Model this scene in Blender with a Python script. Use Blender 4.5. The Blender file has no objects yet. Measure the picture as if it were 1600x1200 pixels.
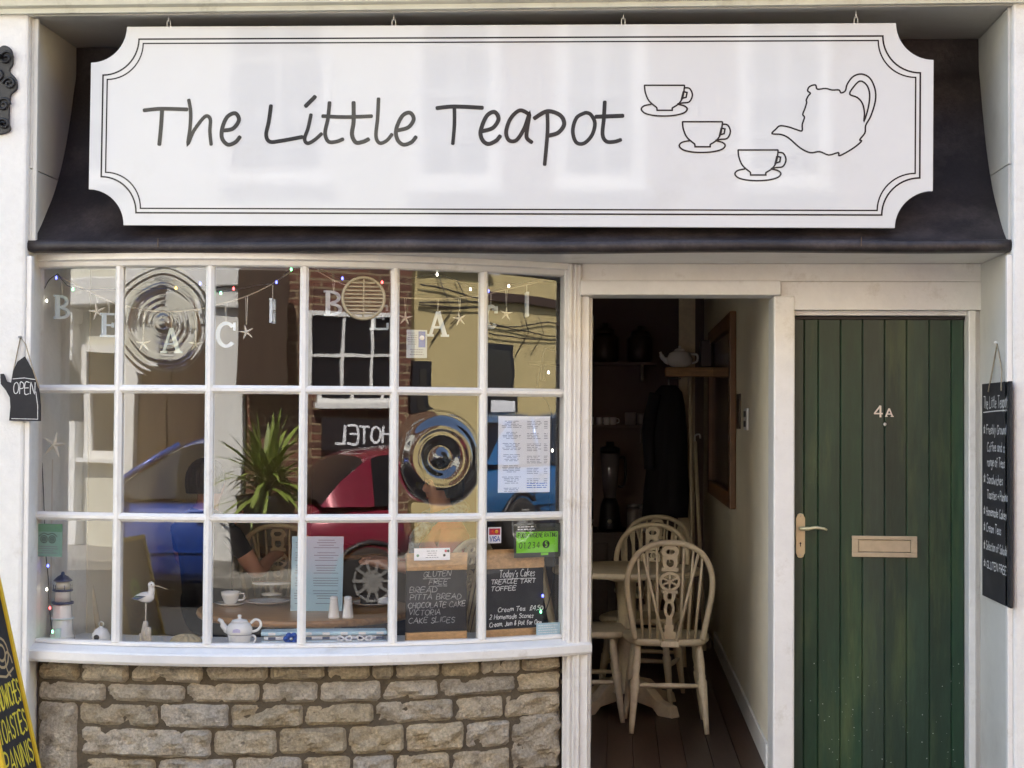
import bpy, bmesh, math, random
from mathutils import Vector, Matrix, Euler
R = math.radians
rnd = random.Random(7)
scene = bpy.context.scene
C = scene.collection

# ------------------------------------------------------------------ camera
FPX, YAW, PITCH, ROLL = 2486.0, math.atan(165/2486), math.atan(60/2486), 0.006
CAM = Vector((0, -6.9, 1.52))
F_ = Vector((-math.sin(YAW)*math.cos(PITCH), math.cos(YAW)*math.cos(PITCH), math.sin(PITCH)))
R0 = Vector((math.cos(YAW), math.sin(YAW), 0))
U0 = R0.cross(F_)
R_ = math.cos(ROLL)*R0 + math.sin(ROLL)*U0
U_ = -math.sin(ROLL)*R0 + math.cos(ROLL)*U0
cam_data = bpy.data.cameras.new('camera')
cam = bpy.data.objects.new('camera', cam_data); C.objects.link(cam)
cam_data.sensor_width = 36; cam_data.lens = 36*FPX/1600
cam_data.clip_end = 500
cam.matrix_world = Matrix(((R_.x, U_.x, -F_.x, CAM.x), (R_.y, U_.y, -F_.y, CAM.y), (R_.z, U_.z, -F_.z, CAM.z), (0, 0, 0, 1)))
scene.camera = cam

# ------------------------------------------------------------------ sky, sun, exposure
SUN_EL, SUN_AZ = R(52), R(-14)
world = bpy.data.worlds.new('World'); scene.world = world; world.use_nodes = True
wn = world.node_tree; wn.nodes.clear()
sky = wn.nodes.new('ShaderNodeTexSky'); sky.sky_type = 'NISHITA'; sky.sun_disc = False
sky.air_density = .95; sky.dust_density = 1.8; sky.ozone_density = .9; sky.sun_elevation = SUN_EL; sky.sun_rotation = SUN_AZ
bg = wn.nodes.new('ShaderNodeBackground'); bg.inputs['Strength'].default_value = 0.15
wo = wn.nodes.new('ShaderNodeOutputWorld')
wn.links.new(sky.outputs[0], bg.inputs[0]); wn.links.new(bg.outputs[0], wo.inputs[0])
sd = bpy.data.lights.new('sun', 'SUN'); sd.energy = 5.0; sd.angle = R(0.53); sd.color = (1, .95, .87)
sun = bpy.data.objects.new('sun', sd); C.objects.link(sun)
sun.rotation_euler = Vector((math.sin(SUN_AZ)*math.cos(SUN_EL), math.cos(SUN_AZ)*math.cos(SUN_EL), math.sin(SUN_EL))).to_track_quat('Z', 'Y').to_euler()
sun.location = (3, 8, 20)
vs = scene.view_settings
vs.view_transform = 'Standard'; vs.look = 'None'; vs.exposure = 2.36; vs.gamma = 1; vs.use_curve_mapping = False
scene.cycles.use_denoising = True
scene.cycles.max_bounces = 10; scene.cycles.diffuse_bounces = 5; scene.cycles.glossy_bounces = 5
scene.cycles.transparent_max_bounces = 16; scene.cycles.transmission_bounces = 8
scene.cycles.caustics_reflective = False; scene.cycles.caustics_refractive = False

# ------------------------------------------------------------------ pixel of the 1600x1200 photograph -> point on a real plane
def ray(px, py):
    return F_ + R_*((px-800)/FPX) - U_*((py-600)/FPX)
def P(px, py, Y):
    d = ray(px, py); return CAM + d*((Y-CAM.y)/d.y)
def PXw(px, py, X):
    d = ray(px, py); return CAM + d*((X-CAM.x)/d.x)
def PZ(px, py, Z):
    d = ray(px, py); return CAM + d*((Z-CAM.z)/d.z)

# ------------------------------------------------------------------ materials
MATS = {}
def mat(name, col, rough=.5, metal=0, var=.0, vscale=6, bump=0, bscale=60, spec=.5, coat=0, dirt=None, objrand=0, emit=None, alpha=None, stretch=None, coords='Object', grain=None):
    if name in MATS: return MATS[name]
    m = bpy.data.materials.new(name); m.use_nodes = True
    nt = m.node_tree; N = nt.nodes; L = nt.links
    b = N['Principled BSDF']
    b.inputs['Base Color'].default_value = (*col, 1)
    b.inputs['Roughness'].default_value = rough
    b.inputs['Metallic'].default_value = metal
    b.inputs['Specular IOR Level'].default_value = spec
    if coat: b.inputs['Coat Weight'].default_value = coat; b.inputs['Coat Roughness'].default_value = .06
    if emit: b.inputs['Emission Color'].default_value = (*emit[:3], 1); b.inputs['Emission Strength'].default_value = emit[3]
    tc = N.new('ShaderNodeTexCoord'); vec = tc.outputs[coords]
    if stretch:
        mp = N.new('ShaderNodeMapping'); mp.inputs['Scale'].default_value = stretch
        L.new(vec, mp.inputs['Vector']); vec = mp.outputs[0]
    cur = None
    def rgb(c):
        n = N.new('ShaderNodeRGB'); n.outputs[0].default_value = (*c, 1); return n.outputs[0]
    def noise(s, det=5, ro=.6):
        n = N.new('ShaderNodeTexNoise'); n.inputs['Scale'].default_value = s; n.inputs['Detail'].default_value = det
        n.inputs['Roughness'].default_value = ro; L.new(vec, n.inputs['Vector']); return n.outputs['Fac']
    def ramp(f, a, bb):
        n = N.new('ShaderNodeMapRange'); n.inputs[1].default_value = a; n.inputs[2].default_value = bb; L.new(f, n.inputs[0]); return n.outputs[0]
    if var or dirt or objrand or grain:
        cur = rgb(col)
        if var:
            mx = N.new('ShaderNodeMix'); mx.data_type = 'RGBA'
            L.new(ramp(noise(vscale), .3, .7), mx.inputs[0])
            L.new(rgb(tuple(max(0, c*(1-var)) for c in col)), mx.inputs[6]); L.new(rgb(tuple(min(1, c*(1+var*.7)) for c in col)), mx.inputs[7])
            cur = mx.outputs[2]
        if objrand:
            oi = N.new('ShaderNodeObjectInfo')
            hs = N.new('ShaderNodeHueSaturation'); L.new(cur, hs.inputs['Color'])
            mr = N.new('ShaderNodeMapRange'); mr.inputs[3].default_value = 1-objrand; mr.inputs[4].default_value = 1+objrand
            L.new(oi.outputs['Random'], mr.inputs[0]); L.new(mr.outputs[0], hs.inputs['Value'])
            m2 = N.new('ShaderNodeMath'); m2.operation = 'FRACT'; m3 = N.new('ShaderNodeMath'); m3.operation = 'MULTIPLY'; m3.inputs[1].default_value = 7.31
            L.new(oi.outputs['Random'], m3.inputs[0]); L.new(m3.outputs[0], m2.inputs[0])
            mr2 = N.new('ShaderNodeMapRange'); mr2.inputs[3].default_value = .75; mr2.inputs[4].default_value = 1.25
            L.new(m2.outputs[0], mr2.inputs[0]); L.new(mr2.outputs[0], hs.inputs['Saturation'])
            cur = hs.outputs[0]
        if dirt:
            dc, amt, ds, lo, hi = dirt
            mx = N.new('ShaderNodeMix'); mx.data_type = 'RGBA'
            f = ramp(noise(ds, 8, .7), lo, hi)
            mm = N.new('ShaderNodeMath'); mm.operation = 'MULTIPLY'; mm.inputs[1].default_value = amt; L.new(f, mm.inputs[0])
            L.new(mm.outputs[0], mx.inputs[0]); L.new(cur, mx.inputs[6]); L.new(rgb(dc), mx.inputs[7]); cur = mx.outputs[2]
        if grain:
            gs, ga = grain
            hv = N.new('ShaderNodeHueSaturation'); L.new(cur, hv.inputs['Color'])
            mr3 = N.new('ShaderNodeMapRange'); mr3.inputs[1].default_value = .3; mr3.inputs[2].default_value = .7; mr3.inputs[3].default_value = 1-ga; mr3.inputs[4].default_value = 1+ga*.8
            L.new(noise(gs, 6, .75), mr3.inputs[0]); L.new(mr3.outputs[0], hv.inputs['Value']); cur = hv.outputs[0]
        L.new(cur, b.inputs['Base Color'])
    if bump:
        bp = N.new('ShaderNodeBump'); bp.inputs['Strength'].default_value = 1; bp.inputs['Distance'].default_value = bump
        L.new(noise(bscale, 8, .65), bp.inputs['Height']); L.new(bp.outputs[0], b.inputs['Normal'])
    MATS[name] = m; return m

def glass_mat(name, wob=.0006, wscale=3.5, tint=(1, 1, 1), ior=1.5, rough=0.0):
    m = bpy.data.materials.new(name); m.use_nodes = True
    nt = m.node_tree; N = nt.nodes; L = nt.links; N.clear()
    out = N.new('ShaderNodeOutputMaterial'); mix = N.new('ShaderNodeMixShader')
    tr = N.new('ShaderNodeBsdfTransparent'); tr.inputs[0].default_value = (*tint, 1)
    gl = N.new('ShaderNodeBsdfGlossy'); gl.inputs['Roughness'].default_value = rough
    # Schlick reflectance of one thin face, the same from both sides
    ge = N.new('ShaderNodeNewGeometry'); dt = N.new('ShaderNodeVectorMath'); dt.operation = 'DOT_PRODUCT'
    L.new(ge.outputs['Incoming'], dt.inputs[0]); L.new(ge.outputs['Normal'], dt.inputs[1])
    def mth(op, x, y):
        q = N.new('ShaderNodeMath'); q.operation = op
        for k, v in enumerate((x, y)):
            if v is None: continue
            if isinstance(v, (int, float)): q.inputs[k].default_value = v
            else: L.new(v, q.inputs[k])
        return q.outputs[0]
    f0 = ((ior-1)/(ior+1))**2
    fac = mth('ADD', mth('MULTIPLY', mth('POWER', mth('SUBTRACT', 1.0, mth('ABSOLUTE', dt.outputs['Value'], None)), 5.0), 1-f0), f0)
    L.new(fac, mix.inputs[0]); L.new(tr.outputs[0], mix.inputs[1]); L.new(gl.outputs[0], mix.inputs[2])
    if wob:
        tc = N.new('ShaderNodeTexCoord'); no = N.new('ShaderNodeTexNoise'); no.inputs['Scale'].default_value = wscale; no.inputs['Detail'].default_value = 1.5
        bp = N.new('ShaderNodeBump'); bp.inputs['Distance'].default_value = wob; bp.inputs['Strength'].default_value = 1
        L.new(tc.outputs['Object'], no.inputs['Vector']); L.new(no.outputs['Fac'], bp.inputs['Height']); L.new(bp.outputs[0], gl.inputs['Normal'])
    L.new(mix.outputs[0], out.inputs[0])
    MATS[name] = m; return m

WHITE = mat('white_gloss_paint', (.81, .795, .755), .32, var=.05, vscale=3, bump=.0014, bscale=30, grain=(14, .05), dirt=((.44, .39, .30), .55, 6, .57, .74))
WALLW = mat('white_render', (.78, .77, .73), .7, var=.06, vscale=3, bump=.003, bscale=50, grain=(25, .05), dirt=((.45, .40, .32), .55, 3.5, .56, .75))
CREAM = mat('cream_moulding', (.66, .66, .55), .5, var=.1, vscale=5, bump=.001, bscale=30, dirt=((.30, .28, .20), .6, 7, .55, .75))
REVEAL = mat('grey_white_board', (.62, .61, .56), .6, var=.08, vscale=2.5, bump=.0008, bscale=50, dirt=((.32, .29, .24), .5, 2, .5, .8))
BLACKF = mat('faded_black_paint', (.021, .0155, .0165), .5, var=.4, vscale=4, bump=.002, bscale=60, dirt=((.085, .068, .064), .85, 3.2, .46, .72), grain=(60, .35))
SIGNW = mat('white_sign_vinyl', (.67, .675, .665), .03, spec=.30, var=.02, vscale=2, bump=.0005, bscale=2.2, dirt=((.52, .50, .45), .3, 2.5, .55, .8))
INK = mat('black_vinyl_ink', (.018, .017, .020), .12, spec=.32)
STONE = mat('sandstone', (.56, .475, .345), .92, var=.26, vscale=14, bump=.030, bscale=50, objrand=.15, grain=(80, .45), dirt=((.17, .135, .095), .8, 13, .57, .70))
MORTAR = mat('shaded_mortar', (.11, .087, .057), .95, var=.25, vscale=20, bump=.006, bscale=90, grain=(120, .3))  # tan mortar darkened: the shade of the gaps is in its colour
GREEN = mat('dark_green_gloss', (.019, .050, .027), .32, var=.30, vscale=.9, bump=.0010, bscale=7, dirt=((.065, .098, .040), .85, 1.0, .50, .68), stretch=(7, 7, .9), grain=(9, .22), objrand=.10)
BRASS = mat('brass', (.60, .56, .34), .3, .5, var=.1, vscale=20)
COPPER = mat('lacquered_brass', (.50, .41, .27), .42, .25, var=.12, vscale=25)
STEEL = mat('galvanised_steel', (.55, .54, .52), .4, 1)
IRON = mat('black_iron', (.012, .012, .014), .45, bump=.001, bscale=80)
SLATE = mat('chalkboard', (.016, .015, .017), .75, var=.4, vscale=8, dirt=((.06, .058, .06), .5, 5, .5, .8))
CHALK2 = mat('faint_chalk', (.34, .33, .32), .95, var=.6, vscale=70)
CHALK = mat('chalk', (.68, .68, .66), .95, var=.35, vscale=120)
GOLDCHALK = mat('yellow_paint_pen', (.75, .62, .05), .7, var=.2, vscale=60)
STRING = mat('jute_string', (.40, .34, .25), .95, var=.2, vscale=80)
PINE = mat('pine', (.50, .29, .12), .5, var=.3, vscale=6, stretch=(2, 14, 14), bump=.0004, bscale=20)
OAK = mat('varnished_oak', (.33, .165, .06), .28, var=.35, vscale=5, stretch=(1.2, 14, 10))
DARKWOOD = mat('dark_wood', (.05, .028, .016), .4, var=.3, vscale=6, stretch=(12, 2, 12))
FLOORW = mat('dark_floorboard', (.042, .021, .015), .38, var=.4, vscale=5, stretch=(14, 1.5, 5), objrand=.25, bump=.0006, bscale=20)
CHAIRW = mat('cream_chair_paint', (.64, .55, .38), .42, var=.14, vscale=9, bump=.0006, bscale=40, grain=(30, .12), dirt=((.30, .22, .13), .5, 9, .56, .74))
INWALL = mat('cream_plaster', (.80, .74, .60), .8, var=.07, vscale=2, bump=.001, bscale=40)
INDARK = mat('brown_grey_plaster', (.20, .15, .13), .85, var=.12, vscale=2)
CERAM = mat('white_glazed_china', (.80, .79, .76), .12, coat=.5)
CERAMB = mat('blue_glaze', (.05, .12, .32), .15, coat=.5)
NAVY = mat('navy_paint', (.015, .025, .10), .35)
PALEB = mat('pale_blue_wood', (.62, .70, .74), .6, var=.08, vscale=30)
SHELLC = mat('bleached_starfish', (.74, .70, .60), .85, var=.12, vscale=60, bump=.002, bscale=200)
PAPER = mat('white_paper', (.82, .82, .84), .6)
PAPERB = mat('pale_blue_card', (.42, .60, .68), .5)
PRINT = mat('grey_print', (.20, .20, .24), .7)
PRINTB = mat('blue_print', (.03, .10, .42), .6)
GLASS = glass_mat('window_glass', .00045, 3.0, ior=1.62)
DARKGLASS = mat('dark_window_glass', (.012, .013, .016), .04, spec=.8)
CLOTHBLK = mat('black_cloth', (.012, .012, .016), .9)

# ------------------------------------------------------------------ mesh helpers
OFF = {}
def woff(o): return OFF.get(o.name, Vector((0, 0, 0))) if o else Vector((0, 0, 0))
def tag(o, label=None, cat=None, group=None, kind=None):
    if label: o['label'] = label
    if cat: o['category'] = cat
    if group: o['group'] = group
    if kind: o['kind'] = kind
    return o
def thing(name, label, cat, loc=(0, 0, 0), group=None):
    o = bpy.data.objects.new(name, None); C.objects.link(o); o.empty_display_size = .1
    o.location = loc; OFF[o.name] = Vector(loc); return tag(o, label, cat, group)
def copy_tree(o, parent=None):
    c = o.copy(); C.objects.link(c)
    if parent: c.parent = parent
    for ch in [x for x in C.objects if x.parent == o]: copy_tree(ch, c)
    return c

class MB:
    def __init__(s): s.v = []; s.f = []; s.m = []; s.mi = 0; s.sm = []; s.smooth = False
    def add(s, vs, fs, M=None):
        n = len(s.v)
        s.v += [(M @ Vector(v)) if M else Vector(v) for v in vs]
        for f in fs: s.f.append(tuple(i+n for i in f)); s.m.append(s.mi); s.sm.append(s.smooth)
        return s
    def box(s, a, b, M=None, bev=0):
        (x0, y0, z0), (x1, y1, z1) = a, b
        if x0 > x1: x0, x1 = x1, x0
        if y0 > y1: y0, y1 = y1, y0
        if z0 > z1: z0, z1 = z1, z0
        if bev:
            bm = bmesh.new(); bmesh.ops.create_cube(bm, size=1)
            for v in bm.verts: v.co = Vector((x0+(v.co.x+.5)*(x1-x0), y0+(v.co.y+.5)*(y1-y0), z0+(v.co.z+.5)*(z1-z0)))
            bmesh.ops.bevel(bm, geom=bm.edges[:], offset=bev, segments=2, profile=.5, affect='EDGES')
            bm.verts.index_update()
            s.add([v.co.copy() for v in bm.verts], [tuple(v.index for v in f.verts) for f in bm.faces], M); bm.free(); return s
        return s.add([(x0, y0, z0), (x1, y0, z0), (x1, y1, z0), (x0, y1, z0), (x0, y0, z1), (x1, y0, z1), (x1, y1, z1), (x0, y1, z1)],
                     [(0, 3, 2, 1), (4, 5, 6, 7), (0, 1, 5, 4), (1, 2, 6, 5), (2, 3, 7, 6), (3, 0, 4, 7)], M)
    def prism(s, pts, ext):              # planar polygon of Vectors, extruded along ext
        pts = [Vector(p) for p in pts]; ext = Vector(ext); n = len(pts)
        nrm = Vector((0, 0, 0))
        for i in range(n): nrm += pts[i].cross(pts[(i+1) % n])
        if nrm.dot(ext) > 0: pts = pts[::-1]
        vs = pts+[p+ext for p in pts]
        return s.add(vs, [tuple(range(n)), tuple(range(2*n-1, n-1, -1))]+[(i, n+i, n+(i+1) % n, (i+1) % n) for i in range(n)])
    def tube(s, path, r, n=8, closed=False, flat=None, cap=True):
        path = [Vector(p) for p in path]; k = len(path); rs = r if isinstance(r, (list, tuple)) else [r]*k
        vs = []; fs = []; prev = None
        for i, p in enumerate(path):
            if closed: t = path[(i+1) % k]-path[i-1]
            else: t = path[min(i+1, k-1)]-path[max(i-1, 0)]
            t.normalize()
            if prev is None: a = t.orthogonal().normalized() if not flat else (Vector(flat)-t*t.dot(Vector(flat))).normalized()
            else: a = (prev-t*prev.dot(t)); a = a.normalized() if a.length > 1e-6 else t.orthogonal().normalized()
            prev = a; b = t.cross(a)
            for j in range(n):
                q = 2*math.pi*j/n; vs.append(p+(a*math.cos(q)+b*math.sin(q))*rs[i])
        for i in range(k if closed else k-1):
            for j in range(n):
                fs.append((i*n+j, i*n+(j+1) % n, ((i+1) % k)*n+(j+1) % n, ((i+1) % k)*n+j))
        if not closed and cap: fs += [tuple(range(n-1, -1, -1)), tuple(range((k-1)*n, k*n))]
        sm = s.smooth; s.smooth = True; s.add(vs, fs); s.smooth = sm; return s
    def lathe(s, prof, n=16, M=None, sx=1, sy=1):     # prof: (r, z)
        vs = []; fs = []
        for r, z in prof:
            for j in range(n):
                q = 2*math.pi*j/n; vs.append((r*math.cos(q)*sx, r*math.sin(q)*sy, z))
        for i in range(len(prof)-1):
            for j in range(n): fs.append((i*n+j, i*n+(j+1) % n, (i+1)*n+(j+1) % n, (i+1)*n+j))
        if prof[0][0] > 1e-5: fs.append(tuple(range(n-1, -1, -1)))
        if prof[-1][0] > 1e-5: k = len(prof)-1; fs.append(tuple(range(k*n, k*n+n)))
        sm = s.smooth; s.smooth = True; s.add(vs, fs, M); s.smooth = sm; return s
    def loft(s, rings, closed=True, capa=True, capb=True):
        n = len(rings[0]); vs = [p for r in rings for p in r]; fs = []
        for i in range(len(rings)-1):
            for j in range(n if closed else n-1):
                fs.append((i*n+j, i*n+(j+1) % n, (i+1)*n+(j+1) % n, (i+1)*n+j))
        if capa: fs.append(tuple(range(n-1, -1, -1)))
        if capb: k = len(rings)-1; fs.append(tuple(range(k*n, k*n+n)))
        return s.add(vs, fs)
    def build(s, name, m, parent=None, smooth=None, loc=None, bevel=0, fix=False, seg=2):
        o0 = woff(parent) if parent else (Vector(loc) if loc is not None else Vector((0, 0, 0)))
        me = bpy.data.meshes.new(name)
        me.from_pydata([tuple(v-o0) for v in s.v], [], s.f)
        for mm in (m if isinstance(m, (list, tuple)) else [m]): me.materials.append(mm)
        me.polygons.foreach_set('material_index', s.m)
        me.polygons.foreach_set('use_smooth', s.sm if smooth is None else [smooth]*len(s.f))
        if fix:
            bm = bmesh.new(); bm.from_mesh(me); bmesh.ops.remove_doubles(bm, verts=bm.verts, dist=1e-5)
            bmesh.ops.recalc_face_normals(bm, faces=bm.faces); bm.to_mesh(me); bm.free()
        me.update()
        o = bpy.data.objects.new(name, me); C.objects.link(o)
        if parent: o.parent = parent; OFF[o.name] = o0
        else: o.location = o0; OFF[o.name] = o0
        if bevel:
            md = o.modifiers.new('bevel', 'BEVEL'); md.width = bevel; md.segments = seg; md.limit_method = 'ANGLE'; md.angle_limit = R(40)
        return o
def bx(a, b, bev=0): return MB().box(a, b, bev=bev)

def catmull(pts, k=6, closed=False):
    pts = [Vector(p) for p in pts]; n = len(pts); out = []
    if n < 3 and not closed: return pts
    for i in range(n if closed else n-1):
        if closed: p0, p1, p2, p3 = pts[i-1], pts[i], pts[(i+1) % n], pts[(i+2) % n]
        else: p0, p1, p2, p3 = pts[max(i-1, 0)], pts[i], pts[i+1], pts[min(i+2, n-1)]
        for j in range(k):
            t = j/k
            out.append(.5*((2*p1)+(p2-p0)*t+(2*p0-5*p1+4*p2-p3)*t*t+(3*p1-p0-3*p2+p3)*t**3))
    if not closed: out.append(pts[-1])
    return out

def ribbon(mb, pts, w, nrm, closed=False, lift=0.0, cap=True):
    """flat painted stroke: pts in a plane with unit normal nrm (towards the viewer), raised by lift"""
    pts = [Vector(p) for p in pts]; nrm = Vector(nrm)
    if not closed and cap and len(pts) > 1:
        a = (pts[0]-pts[1]); b = (pts[-1]-pts[-2])
        if a.length > 0 and b.length > 0:
            pts = [pts[0]+a.normalized()*w*.3]+pts+[pts[-1]+b.normalized()*w*.3]
    k = len(pts); vs = []
    for i, p in enumerate(pts):
        if closed: d0 = p-pts[i-1]; d1 = pts[(i+1) % k]-p
        else: d0 = p-pts[max(i-1, 0)]; d1 = pts[min(i+1, k-1)]-p
        if d0.length < 1e-9: d0 = d1
        if d1.length < 1e-9: d1 = d0
        n0 = nrm.cross(d0).normalized(); n1 = nrm.cross(d1).normalized()
        m = (n0+n1)
        m = n1 if m.length < .3 else m.normalized()
        c = max(.45, m.dot(n1)); ww = w*.5/c
        if not closed and cap and (i == 0 or i == k-1): ww *= .6
        q = p+nrm*(lift+i*4e-7)
        vs += [q-m*ww, q+m*ww]
    fs = [(2*i, 2*((i+1) % k), 2*((i+1) % k)+1, 2*i+1) for i in range(k if closed else k-1)]
    fs = [f for f in fs]
    mb.add(vs, fs)

# single-stroke hand lettering: y up, cap height 1
FONT = {
'A': '0,0 .32,1 .66,0;.1,.36 .56,.36', 'B': '.02,0 0,1 .4,.96 .5,.78 .38,.56 .04,.52;.36,.54 .58,.34 .46,.06 .02,0', 'C': '.58,.86 .38,1 .12,.84 0,.5 .1,.14 .36,0 .6,.12',
'D': '0,0 .02,1 .4,.9 .6,.5 .42,.1 0,0', 'E': '.52,1 0,1 0,0 .54,.02;0,.52 .42,.54', 'F': '.52,1 0,1 0,0;0,.52 .42,.54', 'G': '.6,.84 .38,1 .12,.84 0,.46 .14,.1 .42,.02 .6,.18 .6,.42 .38,.42',
'H': '0,0 0,1;.56,0 .56,1;0,.5 .56,.52', 'I': '.1,0 .1,1', 'J': '.4,1 .4,.2 .24,0 .04,.12', 'K': '0,0 0,1;.5,1 .02,.48 .54,0', 'L': '0,1 0,0 .5,.02', 'M': '0,0 .06,1 .36,.35 .66,1 .72,0',
'N': '0,0 .02,1 .54,0 .56,1', 'O': '.32,1 .1,.86 0,.5 .1,.12 .32,0 .56,.14 .64,.5 .54,.88 .32,1', 'P': '0,0 .02,1 .4,.96 .52,.74 .4,.5 .02,.46', 'Q': '.32,1 .1,.86 0,.5 .1,.12 .32,0 .56,.14 .64,.5 .54,.88 .32,1;.4,.25 .66,-.06',
'R': '0,0 .02,1 .4,.96 .5,.74 .38,.52 .02,.48 .54,0', 'S': '.5,.86 .28,1 .06,.84 .12,.6 .42,.42 .5,.18 .28,0 .02,.14', 'T': '0,1 .6,1;.3,1 .3,0', 'U': '0,1 .02,.24 .2,0 .42,.06 .54,.3 .54,1', 'V': '0,1 .3,0 .6,1',
'W': '0,1 .2,0 .42,.7 .62,0 .84,1', 'X': '0,0 .56,1;0,1 .56,0', 'Y': '0,1 .28,.5 .56,1;.28,.5 .28,0', 'Z': '0,1 .54,1 0,0 .56,.02',
'a': '.4,.5 .2,.6 .02,.4 .06,.08 .24,.02 .4,.3 .42,.58 .42,.08 .5,0', 'b': '0,1 .02,0;.02,.3 .2,.58 .42,.42 .38,.1 .2,0 .02,.1', 'c': '.4,.5 .2,.6 .02,.36 .1,.06 .26,0 .42,.12', 'd': '.42,.5 .2,.6 .02,.36 .1,.04 .28,.04 .42,.3;.46,1 .42,0',
'e': '.04,.32 .4,.38 .32,.58 .14,.56 .02,.3 .12,.04 .3,0 .44,.14', 'f': '.42,.92 .26,1 .18,.8 .16,0;0,.56 .36,.58', 'g': '.4,.5 .2,.6 .02,.38 .12,.08 .3,.12 .42,.5 .42,-.2 .24,-.4 .04,-.26', 'h': '0,1 .02,0;.02,.34 .22,.6 .38,.48 .4,0',
'i': '.06,.58 .06,0;.06,.82 .08,.78', 'j': '.2,.58 .2,-.2 .02,-.36;.2,.82 .22,.78', 'k': '0,1 .02,0;.36,.58 .04,.28 .4,0', 'l': '.04,1 .04,.1 .16,0', 'm': '0,.58 .02,0;.02,.36 .18,.58 .3,.46 .32,0;.32,.36 .48,.58 .6,.46 .62,0', 'n': '0,.58 .02,0;.02,.36 .22,.6 .38,.48 .4,0',
'o': '.22,.6 .04,.46 .02,.16 .2,0 .4,.14 .42,.44 .22,.6', 'p': '0,.58 0,-.4;.02,.34 .2,.6 .42,.42 .36,.1 .18,0 .02,.12', 'q': '.4,.5 .2,.6 .02,.36 .1,.04 .28,.04 .42,.3;.42,.58 .42,-.4', 'r': '0,.58 .02,0;.02,.34 .18,.56 .34,.54', 's': '.36,.5 .18,.6 .06,.46 .32,.2 .22,.02 .02,.06',
't': '.16,.9 .16,.1 .3,0;0,.58 .34,.6', 'u': '0,.58 .04,.12 .18,0 .38,.2 .4,.58 .42,0', 'v': '0,.58 .2,0 .4,.58', 'w': '0,.58 .14,0 .3,.44 .44,0 .6,.58', 'x': '0,0 .4,.58;0,.58 .4,0', 'y': '0,.58 .2,.12;.4,.58 .1,-.4', 'z': '0,.58 .38,.58 0,0 .4,.02',
'0': '.28,1 .06,.8 .02,.3 .26,0 .48,.26 .48,.76 .28,1', '1': '.05,.8 .2,1 .2,0', '2': '.04,.8 .22,1 .42,.84 .36,.5 .02,.02 .48,.02', '3': '.04,.92 .36,.96 .38,.68 .16,.54 .42,.36 .36,.06 .04,.04', '4': '.36,0 .36,1 0,.34 .5,.34', '5': '.44,1 .08,1 .06,.58 .36,.58 .44,.26 .26,.0 .02,.08',
'6': '.4,.96 .1,.6 .04,.2 .24,0 .44,.2 .32,.46 .06,.32', '7': '0,1 .48,1 .16,0', '8': '.24,.52 .06,.76 .24,1 .42,.78 .24,.52 .04,.24 .24,0 .46,.24 .24,.52', '9': '.42,.7 .2,.5 .06,.76 .26,1 .42,.8 .3,0',
'.': '.04,.04 .08,0', ',': '.08,.06 .02,-.16', "'": '.06,1 .02,.8', '&': '.5,.04 .12,.72 .24,.98 .36,.76 .04,.26 .2,0 .5,.36', '+': '.2,.1 .2,.6;0,.36 .42,.36', '-': '0,.4 .34,.42', '*': '.3,1 .1,.1 .56,.66 .02,.66 .5,.1 .3,1', '$': '.46,.84 .3,1 .16,.8 .16,.06 0,.02 .5,.04;.02,.5 .36,.5', '/': '0,0 .4,1', '!': '.05,1 .05,.3;.05,.05 .07,0', ':': '.05,.5 .07,.46;.05,.05 .07,0'}
def text_strokes(txt, h, gap=.17, slant=.06, jit=.02, width=1.0):
    x = 0; out = []
    for ch in txt:
        if ch == ' ': x += .42*width; continue
        mx = 0; dy = rnd.uniform(-jit, jit)*1.5
        for st in FONT.get(ch, FONT['-']).split(';'):
            pl = []
            for pr in st.split():
                a, b = (float(t) for t in pr.split(','))
                mx = max(mx, a); pl.append(((x+a*width+b*slant+rnd.uniform(-jit, jit)*.5)*h, (b+dy+rnd.uniform(-jit, jit)*.5)*h))
            out.append(pl)
        x += (mx+gap)*width
    return out, (x-gap*width)*h
def write(mb, txt, o, ux, uy, h, w, lift=.0006, align='l', fit=None, **kw):
    """strokes of txt from point o along unit ux, up uy"""
    st, wd = text_strokes(txt, h, **kw)
    sc = 1.0 if not fit else fit/wd
    x0 = 0 if align == 'l' else -wd*sc/2
    n = ux.cross(uy)
    for i, s in enumerate(st):
        pts = catmull([o+ux*(a*sc+x0)+uy*b for a, b in s], 3) if len(s) > 3 else [o+ux*(a*sc+x0)+uy*b for a, b in s]
        ribbon(mb, pts, w, n, lift=lift+(i % 7)*1.2e-5)
    return wd*sc
# ================================================================== GROUND
XL, XR = -2.416, 1.546            # inner faces of the two piers
YP = -0.56                        # front face of the piers
ZS = 3.174                        # underside of the fascia recess
ZL = 2.205                        # underside of the black lip
ZROAD, ZPAVE = -0.20, -0.08
ASPHALT = mat('asphalt', (.055, .054, .052), .9, var=.25, vscale=30, bump=.004, bscale=200)
PAVING = mat('paving_stone', (.24, .225, .20), .85, var=.2, vscale=10, bump=.002, bscale=80, objrand=.12)
tag(bx((-60, -60, ZROAD-.05), (60, 40, ZROAD)).build('road', ASPHALT), kind='structure')
pv = tag(bx((-30, -1.95, ZROAD+.002), (30, .3, ZPAVE-.012)).build('pavement', MORTAR), kind='structure')
slab = None
for i in range(-9, 9):
    for j in range(2):
        x = i*.75+(.37 if j else 0)
        if slab is None:
            slab = bx((x, -1.78+j*.62, ZPAVE-.03), (x+.735, -1.18+j*.62, ZPAVE), .006).build('paving_slab', PAVING, pv); sx0 = x; sj = j
        else:
            c = slab.copy(); C.objects.link(c); c.location = (x-sx0, (j-sj)*.62, rnd.uniform(-.002, .002))
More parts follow.
